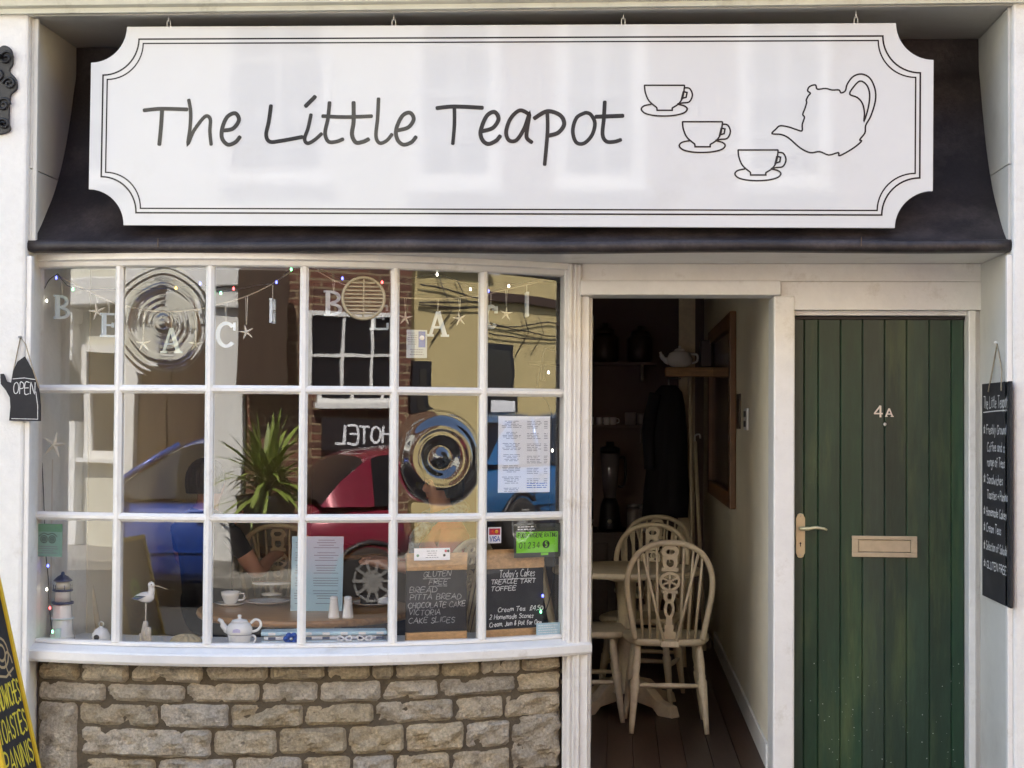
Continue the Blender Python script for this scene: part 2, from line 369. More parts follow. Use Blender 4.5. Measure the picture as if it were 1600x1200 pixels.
tag(bx((-30, -1.95, ZROAD-.04), (30, -1.80, ZPAVE+.004), .02).build('kerb', PAVING), kind='structure')
tag(bx((-30, -13, ZROAD-.04), (30, -9.9, ZPAVE), .02).build('pavement', PAVING), kind='structure')
YELLOWL = mat('yellow_road_paint', (.55, .40, .03), .8, var=.2, vscale=20)
tag(bx((-30, -2.25, ZROAD+.001), (30, -2.17, ZROAD+.005)).build('road_marking', YELLOWL), kind='structure')

# ================================================================== TEA SHOP
shop = thing('shop_building', 'white painted tea shop front with black fascia, bow window and recessed doorways', 'building', (0, 0, ZPAVE))
def part(name, a, b, m, parent=None, bev=.004):
    return bx(a, b).build(name, m, parent or shop, bevel=bev)
# piers and the walls beside them
part('pier', (-2.80, YP, ZPAVE), (XL, .25, 3.20), WALLW, bev=.012)
part('pier', (XR, YP, ZPAVE), (1.95, .25, 3.20), WALLW, bev=.012)
part('pier_fillet', (XL, YP+.012, ZPAVE), (XL+.022, YP+.045, 2.19), WHITE)
part('pier_fillet', (XR-.022, YP+.012, ZPAVE), (XR, YP+.045, 2.19), WHITE)
part('side_wall', (-8, YP+.03, ZPAVE), (-2.802, 6.5, 3.20), WALLW)
part('side_wall', (1.952, YP+.03, ZPAVE), (8, 6.5, 3.20), WALLW)
part('hall_wall', (.80, .22, ZPAVE), (1.95, 6.5, 3.20), INWALL)
part('rear_wall', (-2.80, 6.05, ZPAVE), (.80, 6.5, 3.20), INWALL)
# soffit of the recess, cornice moulding, upper storey
part('soffit_board', (XL, YP+.004, ZS), (XR, .30, ZS+.028), REVEAL, bev=0)
cor = MB()
prof = [(-.56, 3.178), (-.585, 3.178), (-.590, 3.196), (-.612, 3.204), (-.620, 3.232), (-.655, 3.246), (-.665, 3.30), (-.70, 3.32), (-.70, 3.345), (-.56, 3.36)]
cor.loft([[Vector((x, y, z)) for y, z in prof] for x in (-8, 8)]).build('cornice', CREAM, shop, fix=True)
part('upper_wall', (-8, -.54, 3.21), (8, 6.5, 7.4), WALLW)  # unseen above the cornice, built tall to shade the near street
for x in (-4.6, -1.7, 1.3, 4.2):
    w = part('upper_window', (x-.5, -.58, 4.3), (x+.5, -.545, 5.9), WHITE)
    bx((x-.42, -.59, 4.38), (x+.42, -.582, 5.82)).build('pane', DARKGLASS, w)
part('roof', (-8, -.75, 7.402), (8, 6.7, 7.55), mat('roof_tile', (.16, .07, .05), .9, var=.3, vscale=10))  # unseen roof, added over the storey to cast shade on the street
# side reveals of the fascia recess (thin boards, two to a side with an open joint)
for xs, x0, x1 in ((-1, XL, XL+.012), (1, XR-.012, XR)):
    part('reveal_board', (x0, YP+.03, 2.552), (x1, .24, ZS-.002), REVEAL, bev=.002)
    part('reveal_board', (x0, YP+.03, 2.235), (x1, .24, 2.548), REVEAL, bev=.002)
part('reveal_edge_strip', (XL+.012, YP+.03, 2.24), (XL+.030, YP+.052, ZS-.003), REVEAL, bev=.002)
# black flared cove with rolled lip
cv = [(-.02, ZS-.004), (-.022, 3.05), (-.045, 2.98), (-.085, 2.86), (-.14, 2.72), (-.20, 2.60), (-.28, 2.48), (-.36, 2.392), (-.44, 2.310), (-.510, 2.254)]
cvs = catmull([Vector((0, a, b)) for a, b in cv], 4)
m_ = MB(); m_.smooth = True
xa, xb = XL+.013, XR-.013
NX = 24
rows = [[Vector((xa+(xb-xa)*i/NX, p.y+.004*math.sin(i*1.7+p.z*5), p.z)) for p in cvs] for i in range(NX+1)]
m_.loft(rows, closed=False, capa=False, capb=False)
m_.smooth = False
m_.build('fascia_cove', BLACKF, shop)
lp = [(-.495, 2.250), (-.515, 2.256), (-.533, 2.252), (-.542, 2.240), (-.542, 2.222), (-.535, ZL+.006), (-.515, ZL+.002), (-.46, ZL+.002), (-.46, 2.250)]
l_ = MB(); l_.smooth = True
l_.loft([[Vector((xa-.02+(xb-xa+.04)*i/30, a+.003*math.sin(i*.9), b+.003*math.sin(i*.6+1)) ) for a, b in lp] for i in range(31)]).build('fascia_lip', BLACKF, shop, fix=True)
for px in (252, 1343):
    p = P(px, 370, -.5); bx((p.x-.0015, -.548, 2.225), (p.x+.0015, -.5445, 2.26)).build('cove_joint_strip', mat('brown_twine', (.12, .085, .055), .9), shop)
# flat soffit below the lip, filler behind the cove
part('lower_soffit', (XL+.001, -.458, ZL+.002), (XR-.001, .22, ZL+.03), WHITE, bev=0)
part('shop_ceiling_slab', (-2.80, .26, 2.62), (.80, 6.05, 3.20), INWALL, bev=0)
part('bulkhead', (XL, .20, ZL+.031), (XR, .262, ZS-.001), INDARK, bev=0)

# ---- bow window
AX0, AR, AY0 = -1.75, 2.775, -.47
def yarc(x, off=0):
    r = AR-off
    return AY0+AR-math.sqrt(max(1e-6, r*r-(x-AX0)**2))
def arc_pt(x, off=0): return Vector((x, yarc(x, off), 0))
def on_arc(px, py, off=0):
    d = ray(px, py); y = -.4
    for _ in range(30):
        p = CAM+d*((y-CAM.y)/d.y); y = .5*y+.5*yarc(p.x, off)
    return p
def arc_off(a, off):           # point on the arc at angle a, off metres inside
    return Vector((AX0+(AR-off)*math.sin(a), AY0+AR-(AR-off)*math.cos(a), 0))
def arc_ang(x): return math.asin((x-AX0)/AR)
ZB, Z2, Z1, ZT = .598, 1.120, 1.648, 2.152
COLX = [on_arc(px, 700).x for px in (53, 184.5, 326.5, 473.5, 615.5, 754.5, 880)]
ANG = [arc_ang(x) for x in COLX]
aL, aR = arc_ang(XL+.004), arc_ang(-.205)
bow = bpy.data.objects.new('bow_window', None); C.objects.link(bow); bow.parent = shop; bow.location = (-1.4, -.4, ZB-ZPAVE); OFF[bow.name] = Vector((-1.4, -.4, ZB))
bow['label'] = 'white bow window of eighteen small panes in three rows above the stone wall'
def sweep(name, prof, a0, a1, m, n=28, parent=bow):     # prof: (off inside, z)
    mb = MB(); mb.smooth = True
    mb.loft([[arc_off(a0+(a1-a0)*i/n, o)+Vector((0, 0, z)) for o, z in prof] for i in range(n+1)])
    o = mb.build(name, m, parent, fix=True)
    for p in o.data.polygons: p.use_smooth = False
    return o
# sill: weathered slope, nosing
sweep('sill', [(-.075, ZB-.072), (-.082, ZB-.060), (-.082, ZB-.030), (-.072, ZB-.022), (-.060, ZB-.022), (-.02, ZB-.006), (.06, ZB-.004), (.06, ZB-.072)], aL, arc_ang(-.152), WHITE)
sweep('bottom_rail', [(-.012, ZB-.004), (-.012, ZB+.006), (-.004, ZB+.012), (.03, ZB+.012), (.03, ZB-.004)], aL, aR, WHITE)
sweep('head_rail', [(-.045, ZL+.001), (-.045, ZT+.030), (-.028, ZT+.024), (-.022, ZT+.006), (-.012, ZT), (.03, ZT), (.03, ZL+.001)], aL, aR, WHITE)
for z in (Z2, Z1):
    w = .0175
    sweep('transom', [(-.016, z-.006), (-.016, z+.006), (-.004, z+w), (.022, z+w), (.022, z-w), (-.004, z-w)], aL, aR, WHITE)
def vbar(name, a, w, d0, d1, z0, z1, parent=bow, lip=.006):
    mb = MB(); t = Vector((math.cos(a), math.sin(a), 0)); c0 = arc_off(a, 0); n = Vector((math.sin(a), -math.cos(a), 0))
    prof = [(-w, -d1), (-w, d0*.3), (-lip, d0), (lip, d0), (w, d0*.3), (w, -d1)]
    mb.loft([[c0+t*u+n*v+Vector((0, 0, z)) for u, v in prof] for z in (z0, z1)])
    return mb.build(name, WHITE, parent, fix=True)
for a in ANG[1:-1]: vbar('glazing_bar', a, .0175, .019, .024, ZB+.010, ZT+.004)
vbar('jamb', (aL+ANG[0])/2, (ANG[0]-aL)*AR/2+.006, .03, .03, ZB-.004, ZL, lip=.012)
vbar('jamb', (aR+ANG[-1])/2+.004, (aR-ANG[-1])*AR/2+.012, .03, .03, ZB-.004, ZL, lip=.010)
# panes: flat glass, each set a little out of true; two bullseyes
ROWS = [(Z1, ZT), (Z2, Z1), (ZB+.01, Z2)]
def pane_frame(c):
    a, b = arc_off(ANG[c], .004), arc_off(ANG[c+1], .004)
    t = (b-a).normalized(); n = Vector((t.y, -t.x, 0))
    return a, b, t, n
def G(px, py, c, off=0):           # point on the plane of pane column c, off metres inside
    a, b, t, n = pane_frame(c); o = a-n*off; d = ray(px, py)
    return CAM+d*((o-CAM).dot(n)/d.dot(n))
BULL = glass_mat('bullseye_glass', .0, tint=(.90, .88, .76), ior=2.0)
def bull_h(r, kind):
    if kind == 0:       # spun crown glass: shallow rings
        return .0009*math.sin(r*260)*max(0, 1-r/.24)*min(1, r/.02)+.010*math.exp(-(r/.035)**2)+.0035*math.exp(-((r-.15)/.014)**2)
    return .020*math.exp(-(r/.024)**2)+.012*math.exp(-((r-.085)/.020)**2)+.020*math.exp(-((r-.125)/.035)**2)-.003*math.exp(-((r-.052)/.012)**2)
for ci in range(6):
    a, b, t, n = pane_frame(ci)
    wd = (b-a).length
    for ri, (z0, z1) in enumerate(ROWS):
        kind = {(1, 0): 0, (4, 1): 1}.get((ci, ri))
        if kind is not None:
            cz = G(255, 505, 1).z if kind == 0 else G(688, 715, 4).z
            cx = ((G(255, 505, 1) if kind == 0 else G(688, 715, 4))-a).dot(t)
            NR, NT = 90, 72
            mb = MB(); mb.smooth = True
            nu, nv = 90, 120; vs = []
            for i in range(nu+1):
                for j in range(nv+1):
                    u = wd*i/nu; z = z0+(z1-z0)*j/nv; r = math.hypot(u-cx, z-cz); th0 = math.atan2(z-cz, u-cx); r *= 1+(.045*math.sin(2*th0+.6)+.022*math.sin(3*th0+1.1)+.012*math.sin(7*th0))*(1 if kind == 0 else .35)
                    vs.append(a+t*u+Vector((0, 0, z))+n*bull_h(r, kind))
            fs = [(i*(nv+1)+j, (i+1)*(nv+1)+j, (i+1)*(nv+1)+j+1, i*(nv+1)+j+1) for i in range(nu) for j in range(nv)]
            mb.add(vs, fs); o = mb.build('bullseye_pane', BULL, bow)
            o['label'] = 'spun glass bullseye pane with fine rings in the top row' if kind == 0 else 'thick bullseye pane with a bulging round boss in the middle row'
            continue
        tx, tz = rnd.uniform(-.004, .004), rnd.uniform(-.003, .003)
        mb = MB(); c = []
        for u, z in ((0, z0), (wd, z0), (wd, z1), (0, z1)):
            c.append(a+t*u+Vector((0, 0, z))+n*(tx*(u-wd/2)+tz*(z-(z0+z1)/2)))
        mb.prism(c, -n*.003); mb.build('glass_pane', GLASS, bow)
# inside window board
sweep('window_board', [(.064, ZB-.03), (.064, ZB-.008), (.34, ZB-.008), (.34, ZB-.03)], arc_ang(XL+.02), arc_ang(-.30), WHITE)

# ---- stone wall under the window: coursed rock-faced blocks
sw = bpy.data.objects.new('stone_wall', None); C.objects.link(sw); sw.parent = shop; sw.location = (-1.4, -.4, 0); OFF[sw.name] = Vector((-1.4, -.4, ZPAVE))
sw['label'] = 'low curved wall of tan rock-faced sandstone blocks below the bow window'
aW = arc_ang(-.232)
sweep('mortar', [(.016, -.2), (.016, ZB-.073), (.25, ZB-.073), (.25, -.2)], aL, aW, MORTAR, parent=sw)
def zat(py, px): return on_arc(px, py, 0).z
crs = [.524, .452, .366, .266, .148, .030, -.08, -.18]
J = [[37, 122, 200, 317, 419, 509, 580, 616, 689, 751, 816, 884],
     [37, 164, 289, 406, 498, 597, 687, 808, 884],
     [120, 247, 358, 475, 586, 711, 789, 884],
     [124, 331, 434, 544, 634, 728, 800],
     [130, 244, 366, 473, 550, 619, 706, 800],
     [37, 150, 300, 390, 505, 600, 680, 790, 884],
     [37, 120, 260, 350, 450, 560, 640, 760, 884]]
def stone(a0, a1, z0, z1, seed):
    rr = random.Random(seed); g = .0025
    a0 += g/AR; a1 -= g/AR; z0 += g*.9; z1 -= g*.9
    L_ = (a1-a0)*AR; H = z1-z0
    nu, nv = max(6, int(L_/.018)), max(4, int(H/.016)); vs = []
    ph = [rr.uniform(0, 6.28) for _ in range(10)]; amp = rr.uniform(.7, 1.2)
    crs_x, crs_s = rr.uniform(.2, .8), rr.choice((-1, 1))*rr.uniform(.1, .5)
    for i in range(nu+1):
        for j in range(nv+1):
            u, v = i/nu, j/nv
            ex = min(u, 1-u)*L_; ez = min(v, 1-v)*H; e = min(ex, ez)
            d = .018*(1-math.exp(-e/.0030))+.007*amp*(1-math.exp(-e/.03))
            U, V = u*L_*1.0, v*H
            d += .0068*amp*(math.sin(U*38+ph[0]+3*math.sin(V*30+ph[1]))+.8*math.sin(V*62+ph[2]+2*math.sin(U*25+ph[3]))+.5*math.sin(U*95+V*70+ph[4]))*min(1, e/.012)
            k = (u-crs_x)+crs_s*(v-.5)*2
            d += .008*math.tanh(k*16)*min(1, e/.014)*(1 if rr else 0)
            jx = .0016*math.sin(V*60+ph[5]+(3 if u > .5 else 0)) if i in (0, nu) else rr.uniform(-.0015, .0015)
            jz = .0018*math.sin(U*40+ph[6]+(3 if v > .5 else 0)) if j in (0, nv) else rr.uniform(-.0015, .0015)
            if i in (0, nu) and j in (0, nv): d -= .004; jx += (.004 if i == 0 else -.004); jz += (.003 if j == 0 else -.003)
            a = a0+(a1-a0)*u+jx/AR
            vs.append(arc_off(a, .020-d)+Vector((0, 0, z0+H*v+jz)))
    fs = [(i*(nv+1)+j, (i+1)*(nv+1)+j, (i+1)*(nv+1)+j+1, i*(nv+1)+j+1) for i in range(nu) for j in range(nv)]
    mb = MB(); mb.add(vs, fs); return mb.build('stone', STONE, sw)
sid = 0
def wob(k, px): return .004*math.sin(px*.013+k*2.1)-.016*max(0, 473-px)/433
for k in range(7):
    for x0, x1 in zip(J[k][:-1], J[k][1:]):
        sid += 1
        xa_, xb_ = on_arc(x0, 1110).x, on_arc(x1, 1110).x
        a0, a1 = max(aL, arc_ang(max(XL+.005, xa_))), min(aW, arc_ang(xb_))
        mid = (x0+x1)/2
        stone(a0, a1, crs[k+1]+wob(k+1, mid), crs[k]+(wob(k, mid) if k else 0), sid)
stone(aL, arc_ang(on_arc(120, 1110).x), crs[5]+.002, crs[2]-.014, 901)
stone(arc_ang(on_arc(800, 1110).x), aW, crs[5]+.002, crs[3]+.012, 902)
# inner face of the wall
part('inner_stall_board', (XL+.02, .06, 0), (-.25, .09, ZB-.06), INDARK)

# ---- posts, lintels and door casings
pl, pr2 = P(920, 700, 0).x, P(1207, 700, 0).x            # open doorway
gl, gr = P(1240, 700, 0).x, P(1511, 700, 0).x            # green door
part('post', (-.232, -.055, ZPAVE), (pl-.035, .10, ZL), WHITE, bev=.008)
part('post_bead', (-.215, -.068, ZPAVE), (-.197, -.0552, ZL), WHITE, bev=.006)
part('post_bead', (-.187, -.064, ZPAVE), (-.178, -.0552, ZL), WHITE, bev=.004)
part('door_jamb', (pl-.035, -.03, ZPAVE), (pl, .10, 2.069), WHITE, bev=.004)
part('door_stop', (pl, .02, ZPAVE), (pl+.012, .10, 2.065), WHITE, bev=.002)
part('lintel', (pl-.038, -.075, 2.069), (pr2+.028, .12, 2.132), WHITE, bev=.006)
part('frieze_board', (pl-.035, -.035, 2.132), (XR-.001, .12, ZL+.001), WHITE, bev=.002)
part('post', (pr2, -.045, ZPAVE), (gl, .20, 2.069), WHITE, bev=.008)
part('door_head', (pr2+.029, -.04, 2.008), (XR-.001, .12, 2.131), WHITE, bev=.004)
part('door_stop', (gl, .0, 1.988), (gr, .12, 2.0075), WHITE, bev=.002)
part('door_jamb', (gr, -.035, ZPAVE), (gr+.032, .20, 2.0075), WHITE, bev=.006)
part('door_lining', (gr+.032, -.012, ZPAVE), (XR-.001, .20, 2.0075), WHITE, bev=.003)
part('reveal_panel', (XR-.008, -.50, ZPAVE), (XR-.0005, -.012, ZL), REVEAL, bev=.002)
part('doorstep', (pl-.03, -.10, ZPAVE), (pr2, .16, -.012), mat('worn_step_stone', (.20, .18, .15), .8, var=.2, bump=.002), bev=.01)
part('doorstep', (gl-.03, -.10, ZPAVE), (XR-.01, .16, .03), MATS['worn_step_stone'], bev=.01)
# hinges left on the jamb
for z in (1.98, 1.0, .25): part('hinge', (pl+.0005, .035, z-.045), (pl+.006, .055, z+.045), IRON, bev=.001)

# ---- green plank door
door = bpy.data.objects.new('plank_door', None); C.objects.link(door); door.parent = shop; door.location = (gl, .04, 0); OFF[door.name] = Vector((gl, .04, ZPAVE))
door['label'] = 'dark green boarded front door with brass furniture, number and letter plate'
bx((gl+.003, .055, .032), (gr-.003, .085, 1.987)).build('door_backing', GREEN, door)
bj = [1240.8, 1256, 1278, 1313, 1347.5, 1382, 1416.5, 1452, 1486.5, 1510.2]
bxs = [P(p, 800, .045).x for p in bj]; bxs[0] = gl+.003; bxs[-1] = gr-.003
for i in range(len(bxs)-1):
    zt = 1.985
    mb = MB(); x0, x1 = bxs[i], bxs[i+1]; v = .004
    pr_ = [(x0+.0006, .056), (x0+.0006, .049), (x0+v, .045), (x1-v, .045), (x1-.0006, .049), (x1-.0006, .056)]
    mb.loft([[Vector((a, b, z)) for a, b in pr_] for z in (.034, zt)]).build('board', GREEN, door, fix=True)
bx((gl+.002, .034, 1.972), (gr-.002, .0445, 1.9865)).build('weather_bead', mat('dark_brown_paint', (.03, .022, .018), .5), door, bevel=.004)
# letter plate
c0, c1 = P(1331, 870, .04), P(1433, 838, .04)
lpz0, lpz1, lpx0, lpx1 = c0.z, c1.z, c0.x, c1.x
lpm = MB()
f = .016
lpm.box((lpx0, .034, lpz0), (lpx1, .0448, lpz0+f+.004)); lpm.box((lpx0, .034, lpz1-f), (lpx1, .0448, lpz1))
lpm.box((lpx0, .0342, lpz0+f+.004), (lpx0+f+.01, .0448, lpz1-f)); lpm.box((lpx1-f-.01, .0342, lpz0+f+.004), (lpx1, .0448, lpz1-f))
lpm.build('letter_plate', COPPER, door, bevel=.002)
bx((lpx0+f+.011, .040, lpz0+f+.006), (lpx1-f-.011, .0446, lpz1-f-.002)).build('letter_flap', COPPER, door, bevel=.002)
# lever handle on a long plate
hx0, hx1 = P(1243.5, 835, .04).x, P(1258, 835, .04).x; hz0, hz1 = P(1250, 872, .04).z, P(1250, 802, .04).z
hc = (hx0+hx1)/2; hw = (hx1-hx0)/2
out = []
for t_ in range(13): q = math.pi*t_/12; out.append((hc+hw*.75*math.cos(q), hz1-.012+.012*math.sin(q)))
out += [(hc-hw, hz1-.022), (hc-hw, hz0+.022)]
for t_ in range(13): q = math.pi+math.pi*t_/12; out.append((hc+hw*.75*math.cos(q), hz0+.012+.012*math.sin(q)))
out += [(hc+hw, hz0+.022), (hc+hw, hz1-.022)]
MB().prism([Vector((a, .0448, b)) for a, b in out], (0, -.006, 0)).build('handle_plate', BRASS, door, bevel=.002)
hz = P(1250, 826, .02).z
lv = MB(); lv.tube([Vector((hc, .0385, hz)), Vector((hc, .012, hz))], .008, 12)
lv.tube(catmull([Vector((hc, .008, hz)), Vector((hc+.03, .004, hz+.001)), Vector((hc+.06, .002, hz+.006)), Vector((hc+.095, .004, hz+.001)), Vector((hc+.108, .008, hz-.004))], 5), [.0085]*6+[.0075]*6+[.0065]*5+[.005]*4, 10)
lv.build('lever', BRASS, door)
kh = MB(); kh.lathe([(.0, 0), (.004, 0), (.004, .0008), (0, .0008)], 12, Matrix.Translation((hc, .0386, hz-.064)) @ Matrix.Rotation(R(90), 4, 'X')); kh.box((hc-.0018, .0378, hz-.078), (hc+.0018, .0386, hz-.064)); kh.build('keyhole', IRON, door)
for z in (hz1-.012, hz0+.012): MB().lathe([(0, 0), (.003, 0), (.0025, .0015), (0, .0018)], 10, Matrix.Translation((hc, .0388, z)) @ Matrix.Rotation(R(90), 4, 'X')).build('screw', STEEL, door)
# number 4A and a knob
NUMM = mat('cream_enamel', (.74, .70, .60), .3, .2)
def bar2(mb, a, b, w, ux, uy, o, d0, d1, k=0):
    """flat bar between 2D points a, b in frame (o, ux, uy), depth from d0 to d1 along the normal"""
    a, b = Vector(a), Vector(b); t = (b-a).normalized(); q = Vector((-t.y, t.x))*w/2
    nn = ux.cross(uy)
    c = [o+ux*p.x+uy*p.y+nn*(d0+k*1.5e-4) for p in (a-q, b-q, b+q, a+q)]
    mb.prism(c, nn*(d1-d0))
UX, UZ = Vector((1, 0, 0)), Vector((0, 0, 1))
n4 = P(1366, 652, .044); n4.y = .0448; s_ = .050
mb = MB(); bar2(mb, (.026, 0), (.026, s_), .007, UX, UZ, n4, 0, .006, 0); bar2(mb, (.026, s_), (.0, .016), .006, UX, UZ, n4, 0, .006, 1); bar2(mb, (-.001, .016), (.036, .016), .006, UX, UZ, n4, 0, .006, 2)
mb.build('number_four', NUMM, door)
nA = P(1384, 652, .044); nA.y = .0448
mb = MB(); bar2(mb, (0, .004), (.014, .038), .006, UX, UZ, nA, 0, .006, 0); bar2(mb, (.014, .038), (.028, .004), .005, UX, UZ, nA, 0, .006, 1); bar2(mb, (.006, .014), (.022, .014), .005, UX, UZ, nA, 0, .006, 2)
bar2(mb, (-.004, .004), (.007, .004), .004, UX, UZ, nA, 0, .006, 3); bar2(mb, (.021, .004), (.033, .004), .004, UX, UZ, nA, 0, .006, 3)
mb.build('letter_a', NUMM, door)
kp = P(1382, 663, .044)
MB().lathe([(.006, 0), (.004, .006), (.0075, .012), (.006, .019), (0, .021)], 14, Matrix.Translation((kp.x, .0448, kp.z)) @ Matrix.Rotation(R(90), 4, 'X')).build('knob', NUMM, door)
# paint flecks low on the door
FLECK = mat('pale_paint_fleck', (.45, .50, .45), .7)
mb = MB()
for _ in range(70):
    px, py = rnd.uniform(1262, 1500), rnd.choice((rnd.uniform(1020, 1190), rnd.uniform(1070, 1195)))
    p = P(px, py, .0445); r = rnd.uniform(.0008, .0028)
    k = [Vector((p.x+r*math.cos(q)*rnd.uniform(.6, 1.2), .0447, p.z+r*math.sin(q)*rnd.uniform(.6, 1.4))) for q in [i*1.0472 for i in range(6)]]
    mb.prism(k, (0, -.0004, 0))
tag(mb.build('paint_flecks', FLECK, door), kind='stuff')

# ---- open shop door folded back inside against the left jamb
od = bpy.data.objects.new('open_door', None); C.objects.link(od); od.parent = shop; od.location = (pl+.02, .11, 0); OFF[od.name] = Vector((pl+.02, .11, ZPAVE))
bx((pl-.040, .115, .01), (pl+.004, .87, 2.04)).build('door_leaf', WHITE, od, bevel=.004)
bx((pl+.0045, .25, 1.05), (pl+.010, .75, 1.9)).build('door_pane', DARKGLASS, od)

# ================================================================== INTERIOR SHELL
YB = 5.6
fl = tag(bx((-2.80, -.45, -.06), (.80, 6.05, -.022)).build('shop_floor', DARKWOOD), kind='structure')
pk = None
XW = .672
nb = 26
for i in range(nb):
    w = (XW+2.42)/nb; x = -2.42+i*w
    if pk is None: pk = bx((x+.001, .05, -.0215), (x+w-.001, YB, -.001)).build('floorboard', FLOORW, fl, bevel=.0015); px0 = x
    else: c = pk.copy(); C.objects.link(c); c.location = (x-px0, 0, rnd.uniform(-.0008, .0008))
wr = tag(bx((XW, .12, -.02), (.80, 6.05, 2.62)).build('wall_right', INWALL), kind='structure')
bx((XW-.014, .2005, 0), (XW-.0005, 4.0, .11)).build('skirting', WHITE, wr, bevel=.003)
tag(bx((-2.80, .26, -.02), (-2.418, 6.05, 2.62)).build('wall_left', INWALL), kind='structure')
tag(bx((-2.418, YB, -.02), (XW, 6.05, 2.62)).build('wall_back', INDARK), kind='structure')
# ================================================================== SIGNBOARD
sx0, sx1, sz0, sz1 = -2.170, 1.246, 2.309, 3.128
YS = -.515; tilt = -.0058
scx, scz = (sx0+sx1)/2, (sz0+sz1)/2
def SG(u, w):              # sign-local metres from its centre -> world, on the front face
    return Vector((scx+u*math.cos(tilt)-w*math.sin(tilt), YS, scz+u*math.sin(tilt)+w*math.cos(tilt)))
sign = thing('shop_sign', 'long white hanging signboard with scooped corners reading The Little Teapot', 'sign', (scx, YS, sz0))
HW, HH = (sx1-sx0)/2, (sz1-sz0)/2
def scoop(hw, hh, r, n=14):
    pts = []
    for cx, cz, q0 in ((hw, hh, 270), (-hw, hh, 360), (-hw, -hh, 90), (hw, -hh, 180)):
        for i in range(n+1):
            q = R(q0-90*i/n); pts.append((cx+r*math.cos(q), cz+r*math.sin(q)))
    return pts
# order the corners round: right-top arc runs from (hw, hh-r) to (hw-r, hh)
MB().prism([SG(*p) for p in scoop(HW, HH, .148)], (0, .018, 0)).build('panel', SIGNW, sign, bevel=.0015)
NS = Vector((0, -1, 0))
for nm, d, w in (('border_line', .052, .0068), ('border_line', .070, .0058)):
    mb = MB(); ribbon(mb, [SG(*p) for p in scoop(HW-d, HH-d, .148)], w, NS, closed=True, lift=.0009); mb.build(nm, INK, sign)
def zp8(x, y): return P(200+x/2, 130+y/2, YS)
T8 = [[(50,85),(105,80),(185,82)], [(107,80),(103,140),(98,192)], [(190,52),(196,90),(194,140),(188,188),(205,150),(240,105),(257,112),(256,150),(260,192)],
 [(297,148),(328,142),(347,115),(335,94),(310,106),(295,140),(294,172),(312,192),(335,185),(350,168)],
 [(447,70),(440,120),(432,162),(444,183),(480,180),(545,168)], [(572,98),(563,140),(552,174),(562,188),(585,176),(605,158)], [(555,72),(585,42)],
 [(630,60),(625,110),(616,155),(626,182),(650,183),(672,175)], [(608,103),(680,106),(762,103)], [(705,60),(705,120),(700,160),(712,185),(735,183),(752,175)],
 [(783,48),(780,110),(775,165),(786,187),(808,180),(825,160)], [(840,148),(876,138),(893,112),(880,92),(856,104),(838,145),(842,176),(860,192),(885,185),(900,168)],
 [(965,78),(1020,73),(1108,77)], [(1020,75),(1020,130),(1015,190)], [(1107,150),(1140,140),(1158,112),(1145,90),(1120,104),(1102,150),(1108,178),(1126,190),(1150,180),(1163,165)],
 [(1255,98),(1225,85),(1196,110),(1182,150),(1190,178),(1214,178),(1238,142),(1254,98),(1248,140),(1246,170),(1262,185)],
 [(1310,88),(1311,150),(1302,255)], [(1270,110),(1310,88),(1350,100),(1363,128),(1344,155),(1310,165)],
 [(1430,92),(1402,108),(1390,148),(1400,184),(1425,188),(1450,162),(1459,125),(1446,98),(1430,92)],
 [(1490,58),(1487,110),(1483,160),(1495,182),(1520,183),(1540,177)], [(1462,105),(1547,102)]]
LET = ('t', (0, 1)), ('h', (2,)), ('e', (3,)), ('l', (4,)), ('i', (5, 6)), ('t', (7, 8)), ('t', (9,)), ('l', (10,)), ('e', (11,)), ('t', (12, 13)), ('e', (14,)), ('a', (15,)), ('p', (16, 17)), ('o', (18,)), ('t', (19, 20))
for nm, idx in LET:
    mb = MB()
    for i in idx: ribbon(mb, catmull([zp8(*p) for p in T8[i]], 6), .0160+.0012*math.sin(i*2.3), NS, lift=.0010+.00007*(i % 9))
    mb.build('letter_'+nm, INK, sign)
def zp7(x, y): return P(980+x/3.81, 100+y/3.81, YS)
CUP = [([(103,127),(340,127)], 0), ([(103,127),(108,170),(130,220),(176,260)], 1), ([(176,260),(178,276),(268,276),(268,262)], 0), ([(268,262),(305,238),(330,200),(340,142),(340,127)], 1),
       ([(342,142),(372,147),(388,185),(370,225),(330,232),(300,238)], 1), ([(334,165),(356,170),(351,198),(324,206),(334,165)], 0),
       ([(142,240),(100,250),(84,270),(105,293),(155,306),(220,310),(288,305),(340,290),(357,268),(340,250),(300,240)], 1)]
for dx, dy in ((0, 0), (226, 217), (557, 385)):
    mb = MB()
    for i, (s, c) in enumerate(CUP):
        pts = [zp7(x+dx, y+dy) for x, y in s]
        ribbon(mb, catmull(pts, 5) if c else pts, .0066, NS, lift=.0010+.00007*i)
    mb.build('teacup_emblem', INK, sign)
POT = [(862,415),(885,388),(910,368),(960,375),(1005,390),(1040,398),(1042,360),(1055,318),(1045,300),(1058,265),(1068,230),(1066,215),(1078,190),(1090,174),(1074,160),(1085,135),(1120,125),(1132,150),(1180,146),(1220,155),(1260,155),(1273,172),(1298,160),(1310,120),(1345,75),(1395,60),(1445,85),(1475,150),(1477,220),(1450,310),(1420,365),(1415,410),(1385,450),(1393,462),(1340,505),(1265,546),(1256,528),(1200,542),(1145,522),(1090,528),(1030,500),(960,440),(915,420)]
mb = MB(); ribbon(mb, catmull([zp7(*p) for p in POT], 4, closed=True), .0066, NS, closed=True, lift=.0010)
ribbon(mb, catmull([zp7(*p) for p in [(1325,180),(1345,140),(1385,102),(1425,125),(1443,180),(1435,260),(1410,340),(1412,290),(1400,235),(1370,200)]], 4, closed=True), .0066, NS, closed=True, lift=.0012)
mb.build('teapot_emblem', INK, sign)
